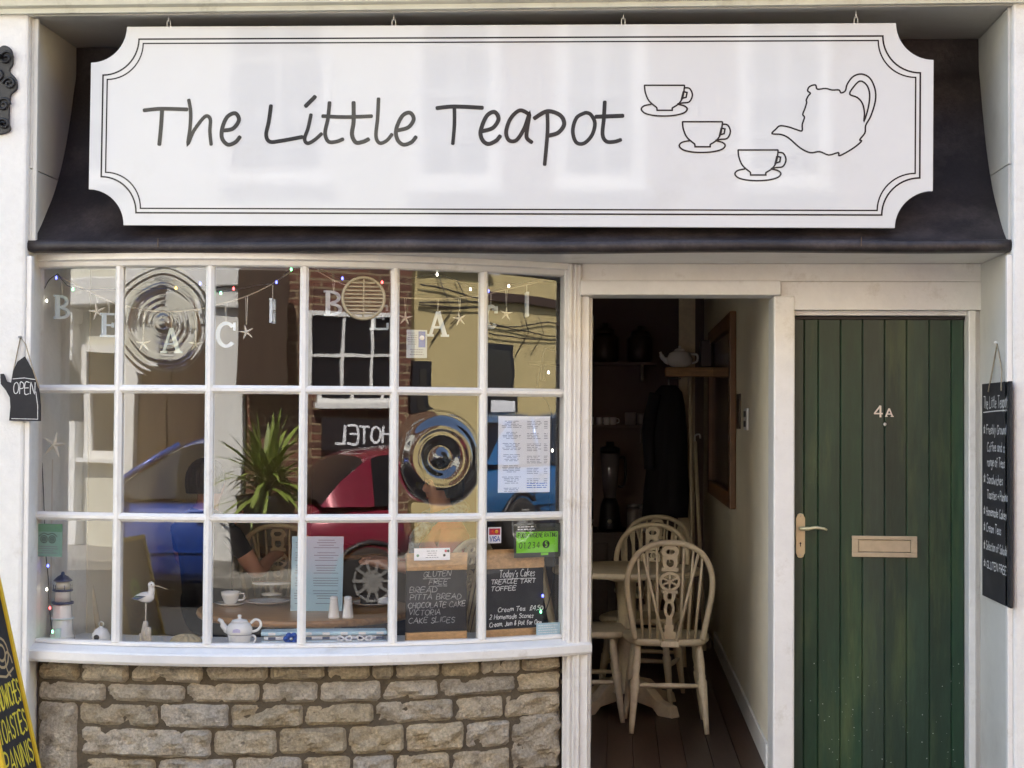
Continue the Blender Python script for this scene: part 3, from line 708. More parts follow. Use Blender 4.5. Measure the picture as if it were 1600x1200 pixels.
# chains: two links and a hook each
def link(mb, c, l, w, r, along='x'):
    pts = []
    for i in range(14):
        q = 2*math.pi*i/14; u = math.cos(q)*w; v = math.sin(q)*w+(l-w)*(1 if math.sin(q) > .01 else (-1 if math.sin(q) < -.01 else 0))
        pts.append(Vector((c.x+(u if along == 'x' else 0), c.y+(u if along == 'y' else 0), c.z+v)))
    mb.tube(pts, r, 6, closed=True)
for px in (263, 615, 974, 1338):
    x = P(px, 30, YS).x; zt = SG(x-scx, HH).z
    for i, (zz, al) in enumerate(((zt+.010, 'x'), (zt+.036, 'y'), (zt+.060, 'x'))):
        if zz+.012 > ZS+.012: break
        mb = MB(); link(mb, Vector((x, YS+.009, zz)), .018, .0075, .0022, al); mb.build('chain_link', STEEL, sign)
    mb = MB(); mb.tube([Vector((x, YS+.009, ZS+.004)), Vector((x, YS+.009, zt+.050))], .0025, 6); mb.build('hook', STEEL, sign)

# ================================================================== HANGING SIGNS OUTSIDE
# teapot-shaped OPEN slate on the left jamb
YO = -.575
op = thing('open_sign', 'teapot-shaped black slate with OPEN chalked on it, hung left of the bow window', 'sign', P(35, 655, YO))
o_px = [(14,657),(63,658),(63,632),(60,605),(52,582),(44,568),(38,557),(27,565),(20,580),(17,598),(10,596),(5,584),(0,584),(1,600),(9,610),(15,621),(16,636)]
MB().prism([P(x, y, YO) for x, y in o_px], (0, .010, 0)).build('slate', SLATE, op, bevel=.001)
mb = MB()
write(mb, 'OPEN', P(21, 615, YO), UX, UZ, .046, .0034, lift=.0012, fit=.088)
ribbon(mb, [P(20, 592, YO), P(38, 590.5, YO), P(55, 593, YO)], .003, NS, lift=.0009)
ribbon(mb, [P(18, 654, YO), P(59, 655, YO), P(59, 634, YO), P(56, 612, YO)], .0026, NS, lift=.0008)
mb.build('chalk_lettering', CHALK, op)
for pts in ([(19,600),(25,562),(32,527)], [(32,527),(38,533),(47,560),(60,602)]):
    pass
mb = MB(); mb.tube([P(17, 606, YO+.004), P(22, 575, YO+.006), P(32, 527, YO+.008), P(40, 538, YO+.006), P(50, 572, YO+.002), P(61, 606, YO-.002)], .0028, 6); mb.build('string', STRING, op)
MB().lathe([(.007, 0), (.003, .006), (.006, .014), (0, .018)], 10, Matrix.Translation(P(32, 527, YO+.012)) @ Matrix.Rotation(R(90), 4, 'X')).build('hook', STEEL, op)

# tall menu slate on the right reveal
XM = XR-.022
ms = thing('menu_slate', 'tall narrow hanging chalkboard listing coffee and cakes, on the right reveal', 'sign', PXw(1557, 945, XM))
mp = [PXw(1535, 600, XM), PXw(1579, 601, XM), PXw(1578, 948, XM), PXw(1534, 932, XM)]
ya, yb = (mp[0].y+mp[3].y)/2, (mp[1].y+mp[2].y)/2; zt_ = mp[0].z; zb_ = (mp[2].z+mp[3].z)/2
bx((XM, yb, zb_), (XM+.010, ya, zt_)).build('slate', SLATE, ms, bevel=.0015)
mb = MB(); UYm = Vector((0, -1, 0)); lw = ya-yb
lines = [('The Little Teapot', .115, .84, .8), ('* Freshly Ground', .235, .8, .62), ('Coffee and a', .315, .62, .62), ('range of Teas', .385, .62, .62), ('* Sandwiches', .465, .68, .62), ('Toasties + Paninis', .535, .72, .58), ('* Homemade Cakes', .615, .8, .58), ('* Cream Teas', .69, .62, .58), ('* Selection of Salads', .775, .82, .58), ('* GLUTEN FREE', .86, .8, .5)]
HM = zt_-zb_
for t_, f_, wdt, hh_ in lines:
    h = .048*hh_; mb = MB()
    write(mb, t_, Vector((XM, ya-lw*.07 if t_[0] == '*' or t_[0] == 'T' and 'Little' in t_ else ya-lw*.2, zt_-HM*f_)), UYm, UZ, h*1.25, .0042, lift=.0008, fit=lw*wdt, jit=.04); mb.build('chalk_line', CHALK, ms)
mb = MB(); ribbon(mb, [Vector((XM, ya-lw*.06, zt_-HM*.135)), Vector((XM, ya-lw*.5, zt_-HM*.13)), Vector((XM, yb+lw*.1, zt_-HM*.128))], .004, Vector((-1, 0, 0)), lift=.0009)
mb.build('chalk_underline', CHALK, ms)
hk = PXw(1558, 537, XM+.012)
mb = MB(); mb.tube([Vector((XM-.002, ya-lw*.26, zt_-.035)), Vector((XM+.004, ya-lw*.35, zt_+.05)), hk, Vector((XM+.004, ya-lw*.68, zt_+.05)), Vector((XM-.002, ya-lw*.72, zt_-.035))], .0032, 6); mb.build('string', STRING, ms)
MB().lathe([(.010, 0), (.010, .004), (.004, .008), (.007, .02), (0, .024)], 12, Matrix.Translation(hk+Vector((.010, 0, .004))) @ Matrix.Rotation(R(-90), 4, 'Y')).build('hook', CERAM, ms)

# ornate iron bracket on the left pier
ib = thing('iron_bracket', 'black wrought iron bracket with scrolls on the left pier', 'bracket', P(5, 205, YP))
plate = catmull([P(x, y, YP-.0005) for x, y in [(10,72),(20,80),(22,100),(17,112),(27,125),(28,140),(18,152),(16,190),(18,203),(8,210),(-8,208),(-10,180),(-12,150),(-16,130),(-10,110),(-8,90),(0,76)]], 4, closed=True)
MB().prism(plate, (0, -.014, 0)).build('back_plate', IRON, ib, bevel=.003)
def spiral(c, r0, turns, s=1, y=YP-.02, n=26):
    return [Vector((c.x+s*r0*(1-i/n*.85)*math.cos(i/n*turns*6.283), y, c.z+r0*(1-i/n*.85)*math.sin(i/n*turns*6.283))) for i in range(n)]
for (x, y, r, s) in ((12, 92, .030, 1), (17, 132, .026, -1), (8, 165, .030, 1), (8, 195, .024, -1), (-2, 120, .03, -1)):
    mb = MB(); mb.tube(spiral(P(x, y, YP), r, 1.5, s), .0055, 6); mb.build('scroll', IRON, ib)
mb = MB(); a_ = P(2, 90, YP-.01); b_ = P(2, 195, YP-.01)
mb.tube([a_, a_+Vector((0, -.25, .01)), a_+Vector((0, -.62, .0))], .011, 8); mb.tube(catmull([b_, b_+Vector((0, -.18, .04)), a_+Vector((0, -.42, -.04)), a_+Vector((0, -.55, -.005))], 6), .008, 8); mb.build('arm', IRON, ib)

# A-board on the pavement at the left
YELF = mat('yellow_frame_paint', (.78, .52, .03), .45, var=.15, vscale=10)
ab = thing('pavement_board', 'black A-board with yellow edges listing toasties and paninis on the pavement', 'a-board', (-2.6, -1.2, ZPAVE))
az, rec = R(93), R(13)
un = Vector((math.sin(az), -math.cos(az), 0)); ur = Vector((math.cos(az), math.sin(az), 0))
up = (Vector((0, 0, 1))*math.cos(rec)-un*math.sin(rec)); nf = ur.cross(up)
def placeAB(px, py, Y): return P(px, py, Y)
e0 = P(63, 1199, -1.02); 
WB, HB = .37, 1.06
zb0 = ZPAVE+.03
lenb = (e0.z-zb0)/up.z
cr = e0-up*lenb                    # bottom right corner
def AB(u, v, d=0): return cr-ur*(WB-u)+up*v+nf*d
def abox(name, u0, v0, u1, v1, d0, d1, m):
    mb = MB(); mb.prism([AB(u0, v0, d0), AB(u1, v0, d0), AB(u1, v1, d0), AB(u0, v1, d0)], nf*(d1-d0)); return mb.build(name, m, ab, bevel=.002)
fw = .022
abox('slate', fw, fw, WB-fw, HB-fw, -.014, -.004, SLATE)
abox('frame_rail', 0, 0, WB, fw-.0005, -.018, .004, YELF); abox('frame_rail', 0, HB-fw+.0005, WB, HB, -.018, .004, YELF)
abox('frame_stile', 0, fw, fw-.0005, HB-fw, -.018, .0045, YELF); abox('frame_stile', WB-fw+.0005, fw, WB, HB-fw, -.018, .0045, YELF)
mb = MB()
bk = Vector((-un.x, -un.y, 0))
top = AB(WB/2, HB-.03, -.03)
for u in (.03, WB-.03):
    a_ = AB(u, HB-.04, -.03); b_ = AB(u, 0, -.03)+bk*.42; b_.z = ZPAVE+.002
    mb = MB(); mb.tube([a_, b_], .014, 6); mb.build('rear_leg', YELF, ab)
v_e = (e0-cr).dot(up)
def ABv(px, py):      # v along the board where its right edge meets this pixel row
    return v_e+(1199-py)/(2486/5.75)
for t_, py in (('SANDWICHES', 1084), ('TOASTIES', 1133), ('PANINIS', 1182), ('COFFEES', 1231)):
    mb = MB(); write(mb, t_, AB(fw+.015, ABv(0, py), -.004), ur, up, .080, .0085, lift=.0012, fit=WB-2*fw-.03, slant=0, jit=.01); mb.build('word', GOLDCHALK, ab)
mb = MB(); cc = AB(WB*.62, ABv(0, 1000), -.004)
for q0, r_ in ((0, .055), (0, .03)):
    ribbon(mb, [cc+ur*r_*1.3*math.cos(q)+up*r_*math.sin(q) for q in [i*.3926991 for i in range(16)]], .010, nf, closed=True, lift=.001)
ribbon(mb, [cc+ur*(.055+.035*math.cos(q))+up*.045*math.sin(q)-up*.05 for q in [i*.5 for i in range(10)]], .009, nf, lift=.0013)
ribbon(mb, [cc-ur*.08-up*.075, cc-up*.09, cc+ur*.09-up*.07], .009, nf, lift=.0014)
mb.build('teacup_drawing', mat('gold_drawing', (.45, .34, .18), .7), ab)
mb = MB(); cc = AB(WB*.55, ABv(0, 962), -.004); ribbon(mb, [cc+ur*.035*math.cos(q)+up*.03*math.sin(q) for q in [i*.3926991 for i in range(16)]], .03, nf, closed=True, lift=.001)
mb.build('green_dot_drawing', mat('lime_pen', (.25, .60, .04), .6), ab)
# ================================================================== IN THE WINDOW
def pf(c):
    a, b, t, n = pane_frame(c); return t, n
# ---- seaside buntings
def letter_mb(ch, c, t, h, th=.012):
    """chunky slab-serif letter centred at c, width along t, up z"""
    mb = MB(); w = h*.8; s = h*.2; k = [0]
    def bar(a, b, wd): k[0] += 1; bar2(mb, (a[0]*w, a[1]*h), (b[0]*w, b[1]*h), wd, t, UZ, c, -th/2, th/2, k[0])
    def arc(cx, cz, rx, rz, q0, q1, wd, n=9):
        k[0] += 1; nn = t.cross(UZ); outer = []; inner = []
        for i in range(n+1):
            q = R(q0+(q1-q0)*i/n)
            outer.append((cx*w+(rx*w)*math.cos(q), cz*h+rz*h*math.sin(q))); inner.append((cx*w+(rx*w-wd)*math.cos(q), cz*h+(rz*h-wd*.8)*math.sin(q)))
        for i in range(n):
            quad = [outer[i], outer[i+1], inner[i+1], inner[i]]
            mb.prism([c+t*a+UZ*b-nn*(th/2-k[0]*1.5e-4) for a, b in quad], nn*th)
    sw_ = h*.17; th2 = h*.09
    if ch == 'A':
        bar((-.38, -.46), (-.02, .48), th2*1.2); bar((.0, .48), (.36, -.46), sw_); bar((-.22, -.14), (.22, -.14), th2); bar((-.54, -.46), (-.22, -.46), th2); bar((.16, -.46), (.56, -.46), th2)
    elif ch == 'B':
        bar((-.28, -.5), (-.28, .5), sw_); bar((-.48, .46), (-.1, .46), th2); bar((-.48, -.46), (-.1, -.46), th2); arc(-.1, .24, .46, .26, 90, -90, sw_*.8); arc(-.1, -.24, .54, .26, 90, -90, sw_*.8); bar((-.2, 0), (0, 0), th2)
    elif ch == 'E':
        bar((-.26, -.5), (-.26, .5), sw_); bar((-.46, .46), (.42, .46), th2); bar((-.46, -.46), (.46, -.46), th2); bar((-.2, 0), (.22, 0), th2); bar((.40, .46), (.40, .26), th2); bar((.44, -.46), (.44, -.22), th2); bar((.22, .1), (.22, -.1), th2)
    elif ch == 'C':
        arc(.02, 0, .5, .5, 42, 318, sw_*.95, 16); bar((.40, .16), (.40, .46), th2)
    elif ch == 'H':
        for s_ in (-1, 1): bar((.3*s_, -.5), (.3*s_, .5), sw_); bar((.3*s_-.18, .46), (.3*s_+.18, .46), th2); bar((.3*s_-.18, -.46), (.3*s_+.18, -.46), th2)
        bar((-.3, 0), (.3, 0), th2)
    return mb
def starfish_mb(c, t, r, rot=0):
    mb = MB(); nn = t.cross(UZ); pts = []
    for i in range(20):
        q = R(90+rot)+2*math.pi*i/20; k = i % 4
        rr_ = r*(1 if k == 0 else (.62 if k in (1, 3) else .24)); 
        dq = 0 if k == 0 else (-.16 if k == 1 else (.16 if k == 3 else 0))
        pts.append(c+t*rr_*math.cos(q+dq)+UZ*rr_*math.sin(q+dq))
    apex = c+nn*r*.22; back = c-nn*r*.1
    n = 20; mb.add(pts+[apex, back], [(i, (i+1) % n, n) for i in range(n)]+[((i+1) % n, i, n+1) for i in range(n)])
    return mb
def bunting(label, path, items, off=.07):
    colof = lambda px: max(0, min(5, sum(px > e for e in (185, 326, 473, 615, 755))))
    pts = [G(x, y, colof(x), off) for x, y in path]
    bt = thing('letter_bunting', label, 'bunting', pts[len(pts)//2], group='seaside buntings')
    cur = catmull(pts, 6); mb = MB(); mb.tube(cur, .0028, 5); mb.build('cord', STRING, bt)
    for kind, x, y, size, rot in items:
        ci = colof(x); t, n = pf(ci); c = G(x, y, ci, off)
        if rot: t = Matrix.Rotation(R(rot), 3, 'Z') @ t
        near = min(cur, key=lambda p: (p-c).xy.length)
        if kind == '*':
            o = starfish_mb(c, t, size, rnd.uniform(-14, 14)).build('starfish', SHELLC, bt)
        else:
            o = letter_mb(kind, c, t, size).build('letter_'+kind.lower(), PALEB, bt)
        tp = c+UZ*size*(.5 if kind != '*' else .95)
        for d in (-.004, .004):
            mb = MB(); mb.tube([tp+t*d*.3, Vector((tp.x, tp.y, near.z))+t*d], .0012, 4); mb.build('ribbon', SHELLC, bt)
    return bt
bunting('jute bunting of letters spelling BEACH with starfish across the left three columns of panes',
        [(93, 432), (140, 456), (180, 474), (222, 484), (256, 487), (300, 485), (335, 478), (385, 463), (430, 441), (462, 418)],
        [('B', 97, 480, .100, 62), ('*', 152, 487, .040, 20), ('E', 170, 508, .100, 50), ('*', 224, 537, .034, 0), ('A', 268, 532, .105, 0), ('*', 306, 538, .034, 8), ('C', 353, 523, .110, 0), ('*', 385, 519, .034, 0), ('H', 426, 486, .100, 84)])
bunting('jute bunting of letters spelling BEACH with starfish across the right three columns of panes',
        [(492, 421), (522, 438), (560, 452), (600, 461), (645, 466), (690, 467), (745, 463), (780, 455), (823, 445), (855, 438)],
        [('B', 521, 474, .105, 8), ('E', 592, 496, .105, -10), ('*', 633, 497, .034, 0), ('A', 684, 506, .108, 0), ('*', 718, 498, .034, 10), ('C', 767, 495, .105, 25), ('*', 791, 490, .034, 0), ('H', 823, 476, .105, 70)])

# ---- fairy lights
BULBC = {'b': (.10, .12, 1.0), 'g': (.15, 1, .35), 'r': (1, .08, .08), 'w': (1, .95, .8), 'o': (1, .5, .08)}
for k, c in BULBC.items(): mat('bulb_'+k, tuple(x*.6 for x in c), .3, emit=(*c, 1.6))
def fairy(label, path, bulbs, off=.045):
    colof = lambda px: max(0, min(5, sum(px > e for e in (185, 326, 473, 615, 755))))
    pts = [G(x, y, colof(x), off) for x, y in path]
    ft = thing('fairy_lights', label, 'fairy lights', pts[0], group='fairy light strings')
    mb = MB(); mb.tube(catmull(pts, 5), .0022, 5); mb.build('cable', IRON, ft)
    for x, y, k in bulbs:
        p = G(x, y, colof(x), off-.006); mb = MB(); mb.lathe([(0, -.007), (.004, -.005), (.0048, 0), (.003, .006), (0, .008)], 8, Matrix.Translation(p)); mb.build('bulb', MATS['bulb_'+k], ft)
fairy('fairy light cable running down inside the left edge of the bow window', [(90, 428), (75, 440), (64, 470), (62, 508), (63, 560), (61, 600), (62, 660), (66, 730), (69, 800), (71, 860), (75, 900), (77, 950), (82, 988)],
      [(88, 434, 'b'), (73, 470, 'w'), (62, 508, 'b'), (75, 884, 'b'), (73, 921, 'w'), (78, 950, 'r'), (82, 987, 'g')])
fairy('fairy light cable strung along the top of the bow window', [(90, 428), (114, 450), (180, 452), (275, 449), (313, 443), (345, 456), (400, 446), (432, 441), (455, 421), (500, 422), (535, 435), (597, 441), (640, 436), (683, 429), (735, 448), (763, 455), (795, 447), (840, 438), (868, 440)],
      [(114, 452, 'g'), (275, 450, 'o'), (313, 443, 'b'), (345, 458, 'g'), (365, 451, 'r'), (432, 441, 'b'), (455, 421, 'g'), (535, 435, 'b'), (597, 441, 'r'), (683, 429, 'w'), (735, 452, 'w'), (763, 455, 'b'), (795, 447, 'w')])
fairy('fairy light cable with a grey switch hanging inside the right edge of the bow window', [(868, 440), (868, 540), (852, 545), (845, 575), (840, 605), (860, 640), (864, 704), (858, 760), (862, 830), (866, 890), (862, 920), (856, 945), (848, 965)],
      [(857, 582, 'w'), (863, 704, 'w'), (848, 931, 'b'), (845, 956, 'g')])

# ---- round ventilator
vc = G(568, 466, 3, -.004); t3, n3 = pf(3)
vent = thing('window_vent', 'round louvred plastic ventilator set in a top row pane', 'vent', vc)
VENTM = mat('aged_plastic', (.40, .34, .22), .5, var=.15, vscale=20)
rad = .092
Mv = Matrix((( t3.x, 0, n3.x, vc.x), (t3.y, 0, n3.y, vc.y), (0, 1, 0, vc.z), (0, 0, 0, 1)))
mb = MB(); mb.lathe([(rad, -.012), (rad, .010), (rad-.004, .014), (rad-.012, .012), (rad-.013, -.012)], 36, Mv); mb.build('rim', VENTM, vent)
for i in range(11):
    z = -rad*.86+rad*1.72*i/10; hw_ = math.sqrt(max(0, (rad-.013)**2-z*z))
    if hw_ < .01: continue
    mb = MB(); mb.box((-hw_, z-.003, -.006), (hw_, z+.003, .008), Mv @ Matrix.Rotation(0, 4, 'X')); mb.build('slat', VENTM, vent)
mb = MB(); mb.box((-.003, -rad+.013, .0085), (.003, rad-.013, .011), Mv); mb.build('centre_bar', VENTM, vent)

# ---- stickers and papers on the glass
def sticker(name, label, cat, c, x0, y0, x1, y1, m, off=.006, th=.0008, cat2=None):
    t, n = pf(c); a = G(x0, y1, c, off); b = G(x1, y1, c, off); d = G(x0, y0, c, off)
    w = (b-a).dot(t); h = d.z-a.z
    o = thing(name, label, cat, a+t*w/2)
    mb = MB(); mb.prism([a, a+t*w, a+t*w+UZ*h, a+UZ*h], -n*th); mb.build('sheet', m, o)
    return o, a+n*.0003, t, n, w, h
def lines_on(o, a, t, n, u0, v0, u1, v1, w, h, rows, lw, m, ragged=.3, name='print', centre=False, lift=.0002):
    mb = MB()
    for i in range(rows):
        v = v1+(v0-v1)*(i+.5)/rows; x = u0
        if centre:
            k = rnd.uniform(.35, .95)*(u1-u0); x = (u0+u1)/2-k/2; e_ = (u0+u1)/2+k/2
        else: e_ = u1-rnd.uniform(0, ragged)*(u1-u0)
        while x < e_:
            l = min(rnd.uniform(.04, .12), e_-x)
            if l > .01: ribbon(mb, [a+t*w*x+UZ*h*v, a+t*w*(x+l)+UZ*h*v], lw, n, lift=lift, cap=False)
            x += l+.018
    return mb.build(name, m, o)
# long menu
o, a, t, n, w, h = sticker('paper_menu', 'white printed two-column paper menu taped inside the right-hand pane of the middle row', 'menu', 5, 778, 650, 859, 770, PAPER)
v = .96
for blk in range(7):
    rows = rnd.randint(3, 5)
    lines_on(o, a, t, n, .05, v-.020*rows-.016, .46, v-.016, w, h, rows, .0022, PRINT, centre=True)
    v -= .020*rows+.046
v = .96
for blk in range(6):
    rows = rnd.randint(3, 5); lines_on(o, a, t, n, .55, v-.022*rows-.016, .84, v-.016, w, h, rows, .0022, PRINT)
    lines_on(o, a, t, n, .88, v-.022*rows-.016, .95, v-.016, w, h, rows, .0022, PRINT, ragged=0); v -= .022*rows+.05
lines_on(o, a, t, n, .55, .05, .95, .13, w, h, 3, .003, PRINTB, ragged=.05)
# blue and grey notice
o, a, t, n, w, h = sticker('window_notice', 'small grey notice with a blue panel stuck in a top row pane', 'sticker', 4, 635, 515, 667, 559, mat('grey_card', (.42, .48, .50), .5))
mb = MB(); mb.prism([a+t*w*.58+UZ*h*.38+n*.0003, a+t*w*.92+UZ*h*.38+n*.0003, a+t*w*.92+UZ*h*.95+n*.0003, a+t*w*.58+UZ*h*.95+n*.0003], n*.0002); mb.build('blue_panel', PRINTB, o)
lines_on(o, a, t, n, .06, .45, .52, .92, w, h, 6, .003, PRINT); lines_on(o, a, t, n, .1, .08, .9, .34, w, h, 3, .0035, PRINT, centre=True)
mb = MB(); cc = a+t*w*.75+UZ*h*.72
mb.lathe([(0, 0), (.010, 0), (.010, .0004), (0, .0004)], 12, Matrix.Translation(cc+n*.0006) @ n.to_track_quat('Z', 'Y').to_matrix().to_4x4()); mb.build('white_mark', PAPER, o)
# owl review sticker
GRNS = mat('pale_green_sticker', (.20, .36, .29), .4); GRN2 = mat('mid_green_sticker', (.10, .27, .15), .4)
o, a, t, n, w, h = sticker('review_sticker', 'square pale green sticker with a pair of round goggle eyes in the bottom left pane', 'sticker', 0, 52, 818, 97, 869, GRNS)
mb = MB(); mb.prism([a+UZ*h*.76+n*.0003, a+t*w+UZ*h*.76+n*.0003, a+t*w+UZ*h+n*.0003, a+UZ*h+n*.0003], n*.0002); mb.build('green_band', GRN2, o)
mb = MB()
for s_ in (.37, .65):
    c = a+t*w*s_+UZ*h*.53
    for r_ in (.015, .008): ribbon(mb, [c+t*r_*math.cos(q)+UZ*r_*math.sin(q) for q in [i*.3926991 for i in range(16)]], .0035, n, closed=True, lift=.0006)
    ribbon(mb, [c+t*.0022*math.cos(q)+UZ*.0022*math.sin(q) for q in [i*.7854 for i in range(8)]], .003, n, closed=True, lift=.0006)
ribbon(mb, catmull([a+t*w*.2+UZ*h*.62, a+t*w*.36+UZ*h*.72, a+t*w*.51+UZ*h*.67, a+t*w*.66+UZ*h*.72, a+t*w*.82+UZ*h*.62], 4), .003, n, lift=.0007)
mb.build('goggle_eyes', INK, o)
lines_on(o, a, t, n, .12, .08, .88, .34, w, h, 4, .003, PRINT, centre=True)
# card payment sticker
o, a, t, n, w, h = sticker('card_sticker', 'small white card payment sticker reading VISA in the bottom right pane', 'sticker', 5, 762.5, 824, 783, 849, PAPER)
mb = MB(); mb.prism([a+t*w*.08+UZ*h*.52+n*.0003, a+t*w*.92+UZ*h*.52+n*.0003, a+t*w*.92+UZ*h*.92+n*.0003, a+t*w*.08+UZ*h*.92+n*.0003], n*.0002); mb.build('red_panel', mat('red_print', (.50, .02, .06), .5), o)
for s_, m in ((.36, mat('scarlet_print', (.75, .06, .02), .5)), (.64, mat('amber_print', (.80, .42, .03), .5))):
    mb = MB(); mb.lathe([(0, 0), (.008, 0), (.008, .0003), (0, .0003)], 14, Matrix.Translation(a+t*w*s_+UZ*h*.72+n*(.0006+s_*.0004)) @ n.to_track_quat('Z', 'Y').to_matrix().to_4x4()); mb.build('disc', m, o)
mb = MB(); write(mb, 'VISA', a+t*w*.12+UZ*h*.12+n*.0005, t, UZ, h*.3, .0035, fit=w*.76, jit=0); mb.build('lettering', PRINTB, o)
# hygiene rating sticker
LIME = mat('lime_sticker', (.19, .62, .02), .35)
BLKS = mat('black_sticker', (.012, .014, .012), .3)
o, a, t, n, w, h = sticker('hygiene_sticker', 'black sticker with a lime green rating panel in the bottom right pane', 'sticker', 5, 803, 819, 875, 872, BLKS)
mb = MB(); mb.prism([a+t*w*u+UZ*h*v+n*.0003 for u, v in ((.05, .14), (.95, .14), (.95, .76), (.05, .76))], n*.0002); mb.build('green_panel', LIME, o)
mb = MB(); mb.box((0, 0, 0), (0, 0, 0)); mb = MB()
write(mb, 'FOOD HYGIENE RATING', a+t*w*.08+UZ*h*.60+n*.0005, t, UZ, h*.12, .0026, fit=w*.84, jit=0)
for i in range(6): write(mb, str(i), a+t*w*(.11+.095*i+(.05 if i == 5 else 0))+UZ*h*.28+n*.0005, t, UZ, h*.17, .003, jit=0)
c = a+t*w*.69+UZ*h*.38
mb.lathe([(0, 0), (.017, 0), (.017, .0002), (0, .0002)], 18, Matrix.Translation(c+n*.0006) @ n.to_track_quat('Z', 'Y').to_matrix().to_4x4()); mb.build('black_print', BLKS, o)
mb = MB(); write(mb, '5', c-t*.005-UZ*.010+n*.0009, t, UZ, .020, .004, jit=0); mb.build('rating_digit', LIME, o)
lines_on(o, a, t, n, .08, .80, .45, .95, w, h, 2, .003, PAPER)
mb = MB(); mb.prism([a+t*w*u+UZ*h*v+n*.0004 for u, v in ((.58, .06), (.74, .06), (.74, .13), (.58, .13))], n*.0002); mb.build('green_tab', LIME, o)
# little notices
o, a, t, n, w, h = sticker('small_notice', 'small white rectangular notice with coloured flowers above the gluten free board', 'sticker', 4, 647, 857, 703, 876, PAPER)
lines_on(o, a, t, n, .2, .15, .8, .85, w, h, 4, .0028, PRINT, centre=True)
for s_, m in ((.1, GRN2), (.88, MATS['red_print']), (.84, INK), (.95, INK)):
    mb = MB(); mb.lathe([(0, 0), (.006, 0), (.006, .0003), (0, .0003)], 10, Matrix.Translation(a+t*w*s_+UZ*h*(.4 if s_ < .86 else .75)+n*.0004) @ n.to_track_quat('Z', 'Y').to_matrix().to_4x4()); mb.build('flower', m, o)
o, a, t, n, w, h = sticker('corner_sticker', 'small pale blue and white sticker in the bottom right corner pane', 'sticker', 5, 838, 974, 875, 993, PAPERB)
lines_on(o, a, t, n, .08, .1, .92, .9, w, h, 4, .003, PAPER)

# ---- chalkboards in the window
def framed_board(label, c, px0, px1, ptop, pslate0, pslate1, pbot, off, texts, chalk=CHALK):
    t, n = pf(c); a = G(px0, pbot, c, off); b = G(px1, pbot, c, off)
    base = a+(b-a)/2; base.z = ZB-.008
    w = (b-a).dot(t)
    z0 = ZB-.0075; z1 = G((px0+px1)/2, pslate1, c, off).z; z2 = G((px0+px1)/2, pslate0, c, off).z; z3 = G((px0+px1)/2, ptop, c, off).z
    o = thing('framed_chalkboard', label, 'chalkboard', base, group='chalkboards in the window')
    def slab(nm, za, zb, m, d0, d1, u0=0, u1=1):
        mb = MB(); q = [a+t*w*u0, a+t*w*u1]; mb.prism([Vector((q[0].x, q[0].y, za))-n*d0, Vector((q[1].x, q[1].y, za))-n*d0, Vector((q[1].x, q[1].y, zb))-n*d0, Vector((q[0].x, q[0].y, zb))-n*d0], -n*(d1-d0)); return mb.build(nm, m, o, bevel=.002)
    slab('bottom_rail', z0, z1, PINE, -.008, .016); slab('slate', z1+.0005, z2-.0005, SLATE, 0, .010); slab('top_rail', z2, z3, PINE, -.006, .016)
    H = z2-z1
    for tx, u, v, hh_, al, fit, und in texts:
        mb = MB()
        p = Vector((a.x, a.y, 0))+t*w*u+UZ*(z1+H*v)
        wd = write(mb, tx, p, t, UZ, H*hh_, .0030, lift=.0008, align=al, fit=fit*w if fit else None, jit=.075, slant=.14)
        if und:
            s0 = p-UZ*H*.035-(t*wd/2 if al == 'c' else t*0); ribbon(mb, [s0, s0+t*wd*.5+UZ*.001, s0+t*wd], .0028, n, lift=.0009)
        mb.build('chalk_line', chalk, o)
framed_board('pine framed chalkboard headed GLUTEN FREE in the fifth column of panes', 4, 634, 729, 864, 891, 987, 1003, .045,
    [('GLUTEN', .5, .90, .085, 'c', .45, 1), ('FREE', .52, .775, .08, 'c', .3, 1), ('BREAD', .05, .64, .085, 'l', .45, 0), ('PITTA BREAD', .06, .525, .085, 'l', .84, 0), ('CHOCOLATE CAKE', .03, .40, .085, 'l', .94, 0), ('VICTORIA', .04, .28, .085, 'l', .52, 0), ('CAKE SLICES', .04, .15, .085, 'l', .75, 0)], CHALK2)
framed_board("pine framed chalkboard headed Today's Cakes in the sixth column of panes", 5, 757, 849, 858, 888, 982, 999, .045,
    [("Today's Cakes", .54, .86, .12, 'c', .6, 1), ('TREACLE TART', .10, .75, .07, 'l', .75, 0), ('TOFFEE', .10, .64, .07, 'l', .42, 0), ('Cream Tea  $4.50', .22, .29, .075, 'l', .76, 0), ('2 Homemade Scones', .08, .17, .075, 'l', .74, 0), ('Cream, Jam & Pot for One', .08, .05, .075, 'l', .88, 0)])

# ---- ornaments on the window board
def spot(px, py, c, off): 
    p = G(px, py, c, off); p.z = ZB-.008; return p
ZBo = ZB-.008
# lighthouse
p = spot(97, 1000, 0, .13); hL = G(97, 893, 0, .13).z-ZBo
lh = thing('lighthouse_ornament', 'white model lighthouse with navy cap and railings on the window board', 'ornament', p)
T_ = Matrix.Translation(p)
k = hL
MB().lathe([(.052, 0), (.052, k*.06), (.046, k*.08), (.038, k*.50), (.036, k*.52)], 20, T_).build('tower', CERAM, lh)
MB().lathe([(.050, k*.30), (.050, k*.32)], 20, T_).build('pale_band', PALEB, lh)
MB().lathe([(.046, k*.52), (.047, k*.54), (.046, k*.555), (.03, k*.555)], 20, T_).build('lower_gallery', NAVY, lh)
MB().lathe([(.034, k*.555), (.032, k*.70), (.034, k*.71)], 18, T_).build('upper_tower', CERAM, lh)
MB().lathe([(.042, k*.71), (.043, k*.725), (.042, k*.735), (.02, k*.735)], 20, T_).build('upper_gallery', NAVY, lh)
